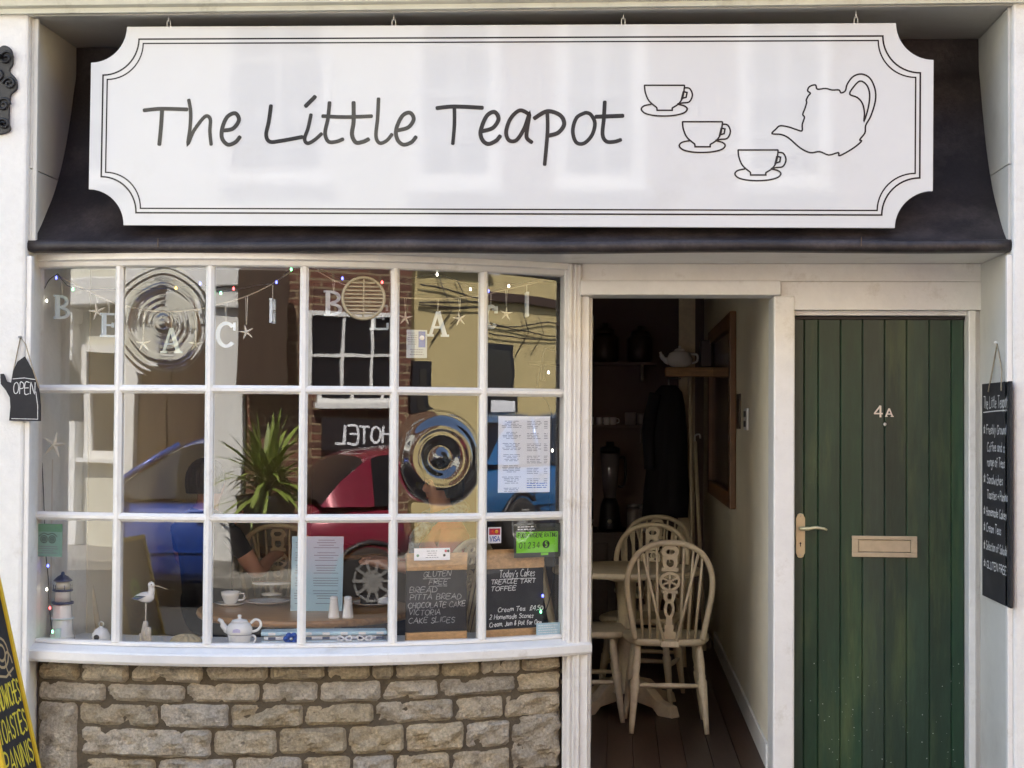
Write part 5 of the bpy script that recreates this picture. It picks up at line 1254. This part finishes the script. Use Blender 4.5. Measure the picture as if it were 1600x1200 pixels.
# back counter, shelves and what stands on them
cz = P(970, 830, 5.1).z
cx0, cx1 = P(925, 800, 5.1).x-.5, P(1022, 800, 5.1).x
ctr = thing('back_counter', 'dark wooden serving counter at the back of the room', 'counter', ((cx0+cx1)/2, 5.2, 0))
bx((cx0, 4.98, .05), (cx1, YB-.01, cz-.03)).build('carcass', DARKWOOD, ctr, bevel=.004); bx((cx0-.02, 4.95, cz-.0295), (cx1+.02, YB-.005, cz)).build('worktop', DARKWOOD, ctr, bevel=.004)
for i in range(3): bx((cx0+.03+i*(cx1-cx0)/3, 4.968, .12), (cx0-.02+(i+1)*(cx1-cx0)/3, 4.979, cz-.08)).build('cupboard_door', DARKWOOD, ctr, bevel=.004)
shz = []
for k_, py in enumerate((664, 566)):
    z = P(970, py, 5.35).z; shz.append(z)
    s = thing('back_shelf', ('lower' if k_ == 0 else 'upper')+' grey shelf of crockery on the back wall', 'shelf', ((cx0+cx1)/2, 5.4, z), 'back wall shelves')
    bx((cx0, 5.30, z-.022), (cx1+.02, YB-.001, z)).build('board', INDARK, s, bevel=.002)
    for x in (cx0+.1, cx1-.1): bx((x, 5.36, z-.14), (x+.02, YB-.002, z-.0225)).build('bracket', DARKWOOD, s)
STN = mat('grey_stoneware', (.30, .26, .25), .35)
for k_, (px, y, m, s_) in enumerate(((937, 0, CERAM, .8), (948, 0, CERAM, .8), (958, 0, CERAM, .8), (985, 0, STN, 1.3), (1003, 0, STN, 1.2), (1018, 0, STN, 1.1))):
    x = P(px, 650, 5.42).x; o = thing('mug', ['leftmost small white mug', 'second small white mug', 'third small white mug', 'tall grey stoneware jug', 'middle grey stoneware jar', 'rightmost grey stoneware jar'][k_]+' on the lower back shelf', 'mug' if k_ < 3 else 'jar', (x, 5.42, shz[0]+.0005)); T_ = Matrix.Translation((x, 5.42, shz[0]+.0005)) @ Matrix.Scale(s_, 4)
    MB().lathe([(.028, 0), (.032, .01), (.034, .06), (.033, .075), (.029, .072), (.028, .02), (0, .012)], 16, T_).build('body', m, o)
    b_ = Vector((x, 5.42, shz[0])); mb = MB(); mb.tube(catmull([b_+Vector((.032, -.002, .06))*s_, b_+Vector((.055, -.002, .055))*s_, b_+Vector((.055, -.002, .025))*s_, b_+Vector((.03, -.002, .018))*s_], 4), .005*s_, 6); mb.build('handle', m, o)
for k_, (px, s_) in enumerate(((945, 1.5), (1000, 1.4))):
    x = P(px, 550, 5.42).x; o = thing('storage_jar', ['left', 'right'][k_]+' dark jar on the upper back shelf', 'jar', (x, 5.42, shz[1]+.0005)); T_ = Matrix.Translation((x, 5.42, shz[1]+.0005)) @ Matrix.Scale(s_, 4)
    MB().lathe([(.06, 0), (.07, .02), (.07, .13), (.05, .15)], 18, T_).build('body', DARKWOOD, o); MB().lathe([(.052, .1505), (.05, .17), (.015, .18), (.018, .20), (0, .205)], 16, T_).build('lid', DARKWOOD, o)
# blender on the counter
x = P(953, 760, 5.2).x
o = thing('blender', 'kitchen blender with a clear jug on the back counter', 'blender', (x, 5.2, cz)); T_ = Matrix.Translation((x, 5.2, cz))
zj = P(953, 690, 5.2).z-cz
MB().lathe([(.085, 0.0005), (.088, .02), (.07, zj*.28), (.05, zj*.36)], 20, T_).build('base', IRON, o); MB().lathe([(.045, zj*.362), (.06, zj*.55), (.075, zj*.86), (.07, zj*.87)], 20, T_).build('jug', mat('smoky_plastic', (.16, .15, .16), .08), o); MB().lathe([(.076, zj*.872), (.076, zj*.93), (.03, zj*.95), (.03, zj), (0, zj)], 18, T_).build('lid', IRON, o)
mb = MB(); b_ = Vector((x, 5.2, cz)); mb.tube(catmull([b_+Vector((.07, 0, zj*.82)), b_+Vector((.115, 0, zj*.8)), b_+Vector((.11, 0, zj*.52)), b_+Vector((.06, 0, zj*.5))], 4), .011, 7); mb.build('handle', IRON, o)
MB().lathe([(0, 0), (.018, 0), (.016, .01), (0, .012)], 12, Matrix.Translation((x, 5.118, cz+.07)) @ Matrix.Rotation(R(90), 4, 'X')).build('dial', STEEL, o)
for k_, px in enumerate((990, 1008)):
    x = P(px, 780, 5.15).x; T_ = Matrix.Translation((x, 5.15, cz+.0005)); o = thing('glass_jar', ['left', 'right'][k_]+' lidded jar on the back counter beside the blender', 'jar', (x, 5.15, cz)); MB().lathe([(.045, 0), (.05, .01), (.05, .15), (.04, .17)], 18, T_).build('body', STN, o); MB().lathe([(.046, .1705), (.046, .2), (0, .205)], 18, T_).build('lid', STEEL, o)

# ================================================================== CUSTOMERS SEATED INSIDE
SKIN = mat('skin', (.52, .27, .18), .5, var=.06, vscale=15)
def person(label, loc, rz, joints, edges, zones, mats, hair=None, extra=None):
    me = bpy.data.meshes.new('person'); names = list(joints)
    me.from_pydata([joints[n][:3] for n in names], [], [])
    me = bpy.data.meshes.new('person'); me.from_pydata([joints[n][:3] for n in names], [(names.index(a), names.index(b)) for a, b in edges], [])
    o = bpy.data.objects.new('tmp_person', me); C.objects.link(o)
    sk = o.modifiers.new('skin', 'SKIN'); sk.use_smooth_shade = True
    for i, n in enumerate(names):
        r = joints[n][3]; me.skin_vertices[0].data[i].radius = r if isinstance(r, tuple) else (r, r)
        me.skin_vertices[0].data[i].use_root = (n == 'pelvis')
    ss = o.modifiers.new('sub', 'SUBSURF'); ss.levels = 2; ss.render_levels = 2
    dg = bpy.context.evaluated_depsgraph_get(); dg.update()
    m2 = bpy.data.meshes.new_from_object(o.evaluated_get(dg)); bpy.data.objects.remove(o)
    body = bpy.data.objects.new('person', m2); C.objects.link(body)
    m2.materials.clear()
    for m in mats: m2.materials.append(m)
    for p in m2.polygons:
        c = p.center; nn = min(names, key=lambda n: (Vector(joints[n][:3])-c).length-(joints[n][3] if not isinstance(joints[n][3], tuple) else max(joints[n][3]))*.6)
        p.material_index = zones.get(nn, 0); p.use_smooth = True
    body.location = loc; body.rotation_euler = (0, 0, R(rz)); OFF[body.name] = Vector((0, 0, 0))
    tag(body, label, 'person'); return body
# local: faces +x, hips at 0.47
def sitter_joints(armpose):
    J_ = {'pelvis': (0, 0, .50, .135), 'waist': (.0, 0, .66, .125), 'chest': (.0, 0, .86, .145), 'upper': (-.01, 0, .98, .115), 'neck': (0, 0, 1.07, .052), 'jaw': (.025, 0, 1.135, .062), 'head': (.015, 0, 1.20, .082), 'crown': (.005, 0, 1.265, .065), 'nose': (.108, 0, 1.17, .012)}
    E_ = [('pelvis', 'waist'), ('waist', 'chest'), ('chest', 'upper'), ('upper', 'neck'), ('neck', 'jaw'), ('jaw', 'head'), ('head', 'crown'), ('head', 'nose')]
    for s, n in ((-1, 'r'), (1, 'l')):
        J_.update({'sh'+n: (-.01, s*.175, .97, .062), 'el'+n: armpose[n][0]+(.042,), 'wr'+n: armpose[n][1]+(.030,), 'ha'+n: armpose[n][2]+(.034,),
                   'hip'+n: (.06, s*.10, .49, .092), 'kn'+n: (.46, s*.12, .50, .062), 'an'+n: (.44, s*.12, .09, .042), 'to'+n: (.58, s*.13, .045, .036)})
        E_ += [('upper', 'sh'+n), ('sh'+n, 'el'+n), ('el'+n, 'wr'+n), ('wr'+n, 'ha'+n), ('pelvis', 'hip'+n), ('hip'+n, 'kn'+n), ('kn'+n, 'an'+n), ('an'+n, 'to'+n)]
        hx = Vector(armpose[n][2]); d = (hx-Vector(armpose[n][1])).normalized(); sd_ = Vector((-d.y, d.x, 0)).normalized()
        for fi in range(4):
            b_ = hx+d*.03+sd_*(.021-.014*fi); tip = b_+d*(.052, .062, .058, .044)[fi]-UZ*.014
            J_['f%d%s' % (fi, n)] = tuple(b_)+(.0095,); J_['t%d%s' % (fi, n)] = tuple(tip)+(.0075,); E_ += [('ha'+n, 'f%d%s' % (fi, n)), ('f%d%s' % (fi, n), 't%d%s' % (fi, n))]
        b_ = hx+sd_*.03*s; J_['th'+n] = tuple(b_+d*.035+sd_*.012*s)+(.0095,); E_.append(('ha'+n, 'th'+n))
    return J_, E_
def hair_mb(c, r, long=.0):
    mb = MB(); mb.smooth = True; rings = []
    for i in range(9):
        f = i/8; q = f*math.pi*.62
        rings.append([c+Vector((r*1.05*math.sin(q)*math.cos(w)*(1 if math.cos(w) < .2 else 1-.28*max(0, f-.45)*2)-.010, r*.98*math.sin(q)*math.sin(w), r*1.12*math.cos(q)-(long*max(0, f-.6)*2 if math.cos(w) < .3 else 0))) for w in [2*math.pi*j/24+.13 for j in range(24)]])
    mb.loft(rings, capa=True, capb=False); return mb
def sitter(label, loc, rz, arms, top, sleeve, hairm, legs, long=0, scarf=None, fine_arms='skin'):
    Jn, En = sitter_joints(arms)
    zones = {}
    for n in Jn:
        if n in ('pelvis', 'waist', 'chest', 'upper') or n.startswith('sh'): zones[n] = 1
        elif n.startswith(('hip', 'kn', 'an', 'to')): zones[n] = 2
        elif n.startswith('el'): zones[n] = sleeve
        else: zones[n] = 0
    b = person(label, loc, rz, Jn, En, zones, [SKIN, top, legs])
    hair_mb(Vector((.005, 0, 1.215)), .105, long).build('hair', hairm, b)
    for s in (-1, 1): MB().lathe([(0, -.009), (.009, 0), (0, .009)], 10, Matrix.Translation((.088, s*.032, 1.205))).build('eye', IRON, b)
    MB().lathe([(0, -.004), (.018, 0), (0, .004)], 10, Matrix.Translation((.082, 0, 1.128)) @ Matrix.Scale(.5, 4, (1, 0, 0))).build('mouth', mat('lips', (.35, .09, .08), .5), b)
    for s in (-1, 1): MB().lathe([(0, -.028), (.012, -.015), (.014, .01), (0, .028)], 8, Matrix.Translation((.0, s*.083, 1.19))).build('ear', SKIN, b)
    if scarf:
        mb = MB(); mb.tube([Vector((.10*math.cos(q)-.005, .10*math.sin(q), 1.045-.035*math.cos(q))) for q in [i*.3926991 for i in range(16)]], .038, 10, closed=True)
        mb.tube(catmull([Vector((.09, .05, 1.0)), Vector((.165, .06, .92)), Vector((.165, .05, .80))], 4), [.036]*5+[.028]*4, 8); mb.build('scarf', scarf, b)
    return b
CORAL = mat('coral_knit', (.50, .085, .05), .85, var=.1, vscale=30)
SCARF = mat('blue_patterned_scarf', (.10, .20, .32), .85, var=.9, vscale=38)
HAIR = mat('black_hair', (.016, .012, .011), .45, var=.5, vscale=20, bump=.012, bscale=30, stretch=(3, 3, .4))
p = P(690, 800, 1.25)
w1 = sitter('person in a coral top and blue patterned scarf seated behind the gluten free board', (p.x, 1.28, .0), 205,
       {'r': ((.10, -.24, .76), (.30, -.10, .80), (.36, -.06, .81)), 'l': ((.10, .24, .76), (.30, .12, .80), (.37, .08, .81))}, CORAL, 1, HAIR, mat('dark_denim', (.02, .03, .06), .9), long=.05, scarf=SCARF)
MB().lathe([(0, -.004), (.014, 0), (0, .004)], 14, Matrix.Translation((.155, -.02, .93)) @ Matrix.Rotation(R(90), 4, 'Y')).build('pendant', BRASS, w1)
p = P(322, 830, 1.18)
w2 = sitter('person in a black top with a bare bent arm seated at the window table', (p.x, 1.18, .0), 58,
       {'r': ((.10, -.27, .74), (.33, -.14, .80), (.40, -.10, .81)), 'l': ((.08, .26, .76), (.28, .16, .92), (.33, .14, .98))}, CLOTHBLK, 0, mat('brown_hair', (.045, .026, .016), .45, var=.5, vscale=20, bump=.012, bscale=30, stretch=(3, 3, .4)), CLOTHBLK, long=.03)
# ================================================================== ACROSS THE STREET (seen mirrored in the panes and the sign)
YF = -11.6
BRICKM = bpy.data.materials.new('red_brick'); BRICKM.use_nodes = True
nt = BRICKM.node_tree; bt_ = nt.nodes.new('ShaderNodeTexBrick'); tcn = nt.nodes.new('ShaderNodeTexCoord'); mpn = nt.nodes.new('ShaderNodeMapping')
mpn.inputs['Rotation'].default_value = (R(90), 0, 0)
bt_.inputs['Color1'].default_value = (.16, .062, .038, 1); bt_.inputs['Color2'].default_value = (.085, .04, .028, 1); bt_.inputs['Mortar'].default_value = (.26, .19, .11, 1)
bt_.inputs['Scale'].default_value = 1; bt_.inputs['Brick Width'].default_value = .27; bt_.inputs['Row Height'].default_value = .095; bt_.inputs['Mortar Size'].default_value = .011
nt.links.new(tcn.outputs['Object'], mpn.inputs[0]); nt.links.new(mpn.outputs[0], bt_.inputs['Vector']); nt.links.new(bt_.outputs[0], nt.nodes['Principled BSDF'].inputs['Base Color']); nt.nodes['Principled BSDF'].inputs['Roughness'].default_value = .9
OCHRE = mat('ochre_render', (.55, .44, .21), .85, var=.10, vscale=1.5, bump=.002, bscale=40)
CREAMB = mat('cream_stucco', (.62, .60, .50), .75, var=.08, vscale=2)
DKBRN = mat('dark_stained_timber', (.055, .030, .018), .5, var=.2, vscale=6, stretch=(10, 10, 1))
def facade(name, label, x0, x1, top, wallm):
    o = thing(name, label, 'building', ((x0+x1)/2, YF, ZPAVE))
    bx((x0, YF-6, ZPAVE), (x1, YF, top)).build('wall', wallm, o)
    bx((x0, YF-6.2, top), (x1, YF+.25, top+.25)).build('roof', MATS['roof_tile'], o)
    return o
def win(o, x0, x1, z0, z1, nx=2, nz=3, fm=WHITE, surround=.10, bar=.035, y=YF):
    f = MB()
    s = surround
    f.box((x0-s, y, z0-s), (x0, y+.06, z1+s)); f.box((x1, y, z0-s), (x1+s, y+.06, z1+s)); f.box((x0, y, z1), (x1, y+.058, z1+s)); f.box((x0, y, z0-s), (x1, y+.062, z0))
    fo = f.build('window', fm, o)
    bx((x0, y+.002, z0), (x1, y+.012, z1)).build('pane', DARKGLASS, fo)
    for i in range(1, nx): x = x0+(x1-x0)*i/nx; bx((x-bar/2, y+.013, z0), (x+bar/2, y+.045, z1)).build('glazing_bar', fm, fo)
    for i in range(1, nz): z = z0+(z1-z0)*i/nz; bx((x0, y+.013, z-bar/2), (x1, y+.043, z+bar/2)).build('glazing_bar', fm, fo)
    bx((x0-s-.05, y+.0625, z0-s-.06), (x1+s+.05, y+.14, z0-s)).build('sill', fm, fo)
    return fo
# cream stuccoed house with pilasters, left
ca = facade('cream_house', 'cream stuccoed shop house with pilasters across the street', -30, -2.0, 8.2, CREAMB)
for x in (-24, -20.5, -17, -14.2, -12.35, -11.6, -8.3, -6.55, -4.6, -2.22): bx((x-.2, YF, ZPAVE), (x+.2, YF+.16, 2.75)).build('pilaster', WHITE, ca, bevel=.01); bx((x-.26, YF+.001, 2.75), (x+.26, YF+.24, 2.95)).build('capital', WHITE, ca, bevel=.02)
bx((-30, YF+.001, 2.96), (-2.0, YF+.30, 3.3)).build('cornice', WHITE, ca, bevel=.02)
for x in (-22.2, -18.7, -15.6, -10.55): win(ca, x-.7, x+.7, 1.15, 2.35, 2, 1)
for x0, x1 in ((-6.35, -4.8), (-4.4, -2.45)):
    bx((x0, YF, ZPAVE), (x1, YF+.03, 2.6)).build('timber_door', DKBRN, ca)
    for k in range(4):
        w_ = (x1-x0)/4; bx((x0+k*w_+.03, YF+.031, .1), (x0+(k+1)*w_-.03, YF+.05, 2.5)).build('door_panel', DKBRN, ca, bevel=.01)
for x in (-21, -17, -13, -9.5, -6.2, -3.8): win(ca, x-.5, x+.5, 4.3, 6.2)
# brick hotel
ho = facade('brick_hotel', 'dark red brick hotel with a white lettered fascia across the street', -1.98, 7.05, 8.6, BRICKM)
bx((-2.02, YF+.25, 1.86), (-1.48, YF+.42, 3.15)).build('timber_canopy', DKBRN, ho, bevel=.01)
win(ho, 2.0, 3.06, 1.84, 2.74, 3, 2, bar=.035, surround=.05)
hs = bx((1.95, YF+.143, 1.24), (3.2, YF+.18, 1.62)).build('fascia_board', mat('black_board', (.015, .012, .014), .5), ho)
mb = MB(); write(mb, 'HOTEL', Vector((2.79, YF+.18, 1.31)), Vector((-1, 0, 0)), UZ, .22, .030, lift=.004, fit=.66, jit=0, slant=0); mb.build('lettering', PAPER, hs)
for i in range(10): x = .4+i*.34; bx((x, YF+.07, .2), (x+.03, YF+.1, 1.1)).build('railing', IRON, ho)
bx((-.9, YF+.002, ZPAVE), (-.1, YF+.05, 2.3)).build('door', DKBRN, ho)
bx((4.2, YF+.002, ZPAVE), (5.2, YF+.05, 2.3)).build('door', DKBRN, ho)
for x in (-1.8, -.2, 1.8, 4.4): win(ho, x-.36, x+.36, 4.25, 6.1, 2, 4, surround=.14)
# ochre house, right
oc = facade('ochre_house', 'ochre rendered house with black cables across the street', 7.1, 30, 7.9, OCHRE)
for x, z, w_ in ((7.0+.18, 1.0, .14), (15.3, 1.55, .45), (19.5, 1.2, .5), (23, 1.2, .5)):
    f = bx((x-w_, YF, z-.1), (x+w_, YF+.05, z+1.25)).build('window', IRON, oc); bx((x-w_+.1, YF+.051, z), (x+w_-.1 if w_ > .2 else x+.06, YF+.06, z+1.15)).build('pane', DARKGLASS, f); bx((x-w_+.12, YF+.061, z+.02), (x+w_-.12 if w_ > .2 else x+.05, YF+.07, z+.3)).build('blind', PAPER, f)
for x in (9.4, 12, 14.6, 18): win(oc, x-.45, x+.45, 4.1, 5.9, 2, 4, surround=.14)
bx((7.1, YF+.001, 3.48), (30, YF+.12, 3.62)).build('string_course', DKBRN, oc)
for k_, (z, a) in enumerate(((3.00, .10), (2.93, .06), (3.2, -.2))):
    mb = MB(); mb.tube(catmull([Vector((7.15+i*1.2, YF+.05, z+.05*math.sin(i*1.3+k_)+a*(i % 2)*.4)) for i in range(14)], 4), .011, 5); mb.build('cable', IRON, oc)
for x, z0, z1 in ((7.4, 2.5, 3.4), (7.7, 2.75, 3.35), (15.9, 2.6, 3.4), (16.4, 2.7, 3.3), (10.2, 2.2, 3.4)):
    mb = MB(); mb.tube([Vector((x, YF+.05, z1)), Vector((x+.2, YF+.06, (z0+z1)/2)), Vector((x-.1, YF+.05, z0))], .009, 5); mb.build('cable', IRON, oc)

# ---- cars
def car(name, label, x, y, rz, colour, sc=1.0):
    PAINT = mat('car_paint_'+name, colour, .25, metal=.2, coat=1)
    o = thing(name, label, 'car', (0, 0, 0))
    def sect(xx, w, zb, zt, r=.08):    # rounded body section in y/z
        pts = []
        for q in range(0, 360, 20):
            c, s = math.cos(R(q)), math.sin(R(q)); pts.append(Vector((xx, w*(abs(c)**.35)*(1 if c > 0 else -1), (zb+zt)/2+(zt-zb)/2*(abs(s)**.45)*(1 if s > 0 else -1))))
        return pts
    st_ = [(-1.92, .55, .38, .62), (-1.86, .70, .28, .72), (-1.6, .80, .22, .80), (-1.1, .84, .20, .90), (-.6, .85, .19, .95), (0, .86, .19, .96), (.8, .86, .19, .97), (1.4, .84, .20, .97), (1.75, .80, .24, .93), (1.9, .74, .30, .80), (1.95, .6, .38, .6)]
    mb = MB(); mb.smooth = True; mb.loft([sect(*s) for s in st_]); mb.build('body', PAINT, o)
    def gh(xx, w, zt): return [Vector((xx, a*w, zt+b)) for a, b in ((-1, -.04), (-.85, 0), (-.4, .022), (0, .028), (.4, .022), (.85, 0), (1, -.04))]
    base = [(-.95, .79, .93), (-.25, .70, 1.40), (.2, .69, 1.44), (.9, .69, 1.43), (1.3, .70, 1.36), (1.72, .76, .98)]
    # glasshouse: side glass, screens and a painted roof, on a smooth curve
    base = [tuple(p) for p in catmull([Vector(b) for b in base], 5)]
    top_ = [gh(a, b, c) for a, b, c in base]; n_ = len(base)-1; iw, ir = 5, n_-5
    mb = MB(); mb.smooth = True
    mb.loft(top_[iw:ir+1], closed=False, capa=False, capb=False); mb.build('roof', PAINT, o)
    qp = MB(); mb = MB(); mb.smooth = True; qp.smooth = True
    for s, sg in ((0, -1), (-1, 1)):
        for k in range(n_):
            a, b = top_[k][s], top_[k+1][s]; dst = mb if k < ir-1 else qp
            dst.add([Vector((a.x, sg*.805, .93)), Vector((b.x, sg*.805, .93)), b, a], [(0, 1, 2, 3)])
    qp.build('quarter_panel', PAINT, o, fix=True)
    mb.loft(top_[:iw+1], closed=False, capa=False, capb=False); mb.loft(top_[ir:], closed=False, capa=False, capb=False)
    mb.build('glasshouse', DARKGLASS, o)
    for sg in (-1, 1):
        for xa, za, xb_, zb_ in ((-.97, .93, -.26, 1.40), (.22, .94, .26, 1.43), (.86, .94, .86, 1.42)):
            mb = MB(); ya, yb2 = sg*.806, sg*(.70+.01); mb.tube([Vector((xa, ya, za)), Vector((xb_, yb2, zb_))], .032, 6); mb.build('pillar', PAINT, o)
        mb = MB(); mb.lathe([(0, -.07), (.06, -.05), (.08, 0), (.05, .05), (0, .06)], 10, Matrix.Translation((-.75, sg*.93, 1.0)) @ Matrix.Scale(.6, 4, (1, 0, 0))); mb.build('door_mirror', PAINT, o)
        for xx in (-.1, .75): bx((xx, sg*.855, .80), (xx+.16, sg*.885, .83), .005).build('door_handle', PAINT, o)
        bx((-1.3, sg*.858, .50), (1.3, sg*.868, .54)).build('rubbing_strip', PAINT, o)
        MB().lathe([(0, -.04), (.11, -.02), (.13, 0), (0, .05)], 12, Matrix.Translation((-1.78, sg*.56, .66)) @ Matrix.Rotation(R(-90), 4, 'Y')).build('headlight', mat('headlamp_glass', (.6, .6, .62), .08), o)
        bx((1.86, sg*.55, .68), (1.95, sg*.74, .88), .02).build('tail_light', MATS['red_print'], o)
        for xx in (-.78, .24, 1.02): bx((xx, sg*.862, .30), (xx+.012, sg*.8655, .93)).build('door_seam', IRON, o)
        for xx in (-1.22, 1.22):
            mb = MB(); mb.tube([Vector((xx+.34*math.cos(R(q)), sg*.835, .29+.34*math.sin(R(q)))) for q in range(-10, 191, 20)], .03, 6); mb.build('wheel_arch', IRON, o)
            Mw = Matrix.Translation((xx, sg*.80, .29)) @ Matrix.Rotation(R(-90*sg), 4, 'X')
            wh = MB().lathe([(.20, -.09), (.27, -.085), (.295, -.05), (.295, .05), (.27, .075), (.20, .08)], 28, Mw).build('wheel', mat('tyre_rubber', (.015, .015, .015), .85), o)
            MB().lathe([(.205, .04), (.20, .078), (.16, .082), (.15, .07), (.05, .088), (0, .09)], 28, Mw).build('hubcap', mat('hubcap_silver', (.55, .53, .50), .3, .6), wh)
            for q in range(10):
                a = q*.6283; mb = MB(); mb.box((.07, -.012, .075), (.19, .012, .09), Mw @ Matrix.Rotation(a, 4, 'Z')); mb.build('hubcap_spoke', MATS['hubcap_silver'], wh)
    bx((-1.955, -.26, .42), (-1.93, .26, .53)).build('number_plate', PAPER, o)
    o.location = (x, y, ZROAD); o.rotation_euler = (0, 0, R(rz)); o.scale = (sc, sc, sc); return o
car('red_hatchback', 'dark red hatchback parked across the street facing right', 2.79, -9.0, 180, (.22, .012, .035), 1.03)
car('blue_hatchback', 'blue hatchback parked across the street facing left', -4.4, -9.05, 0, (.015, .055, .28), 1.05)
car('blue_estate', 'tall mid blue car parked across the street by the ochre house', 12.4, -9.1, 180, (.02, .12, .30), 1.25)
# potted spiky plant by the hotel
pp = Vector((-1.72, -10.5, ZPAVE))
pot = thing('potted_cordyline', 'spiky green cordyline in a tall black pot outside the hotel', 'plant', pp)
MB().lathe([(.20, 0), (.24, .02), (.30, .75), (.32, .80), (.28, .80), (.26, .7), (0, .68)], 20, Matrix.Translation(pp)).build('pot', IRON, pot)
LEAF = mat('strap_leaf', (.20, .25, .045), .5, var=.4, vscale=20)
for i in range(130):
    q = rnd.uniform(0, 6.283); el = rnd.uniform(.1, 1.45); rnd_b = rnd.uniform(.3, .9); L_ = rnd.uniform(.55, 1.0); d = Vector((math.cos(q), math.sin(q), 0)); s = Vector((-d.y, d.x, 0))
    b0 = pp+UZ*(.75+rnd.uniform(0, .25)); pts = [b0+d*L_*f*math.cos(el)+UZ*(L_*f*math.sin(el)-L_*rnd_b*f*f*math.cos(el)) for f in (0, .3, .6, .85, 1)]
    mb = MB(); wk = rnd.uniform(.8, 1.5); ws = tuple(w*wk for w in (.014, .028, .026, .015, .001))
    mb.add([p+s*w for p, w in zip(pts, ws)]+[p-s*w for p, w in zip(pts, ws)], [(k, k+1, 6+k, 5+k) for k in range(4)]); mb.build('leaf', LEAF, pot)
MB().lathe([(.06, .68), (.05, 1.0)], 8, Matrix.Translation(pp)).build('trunk', DARKWOOD, pot)
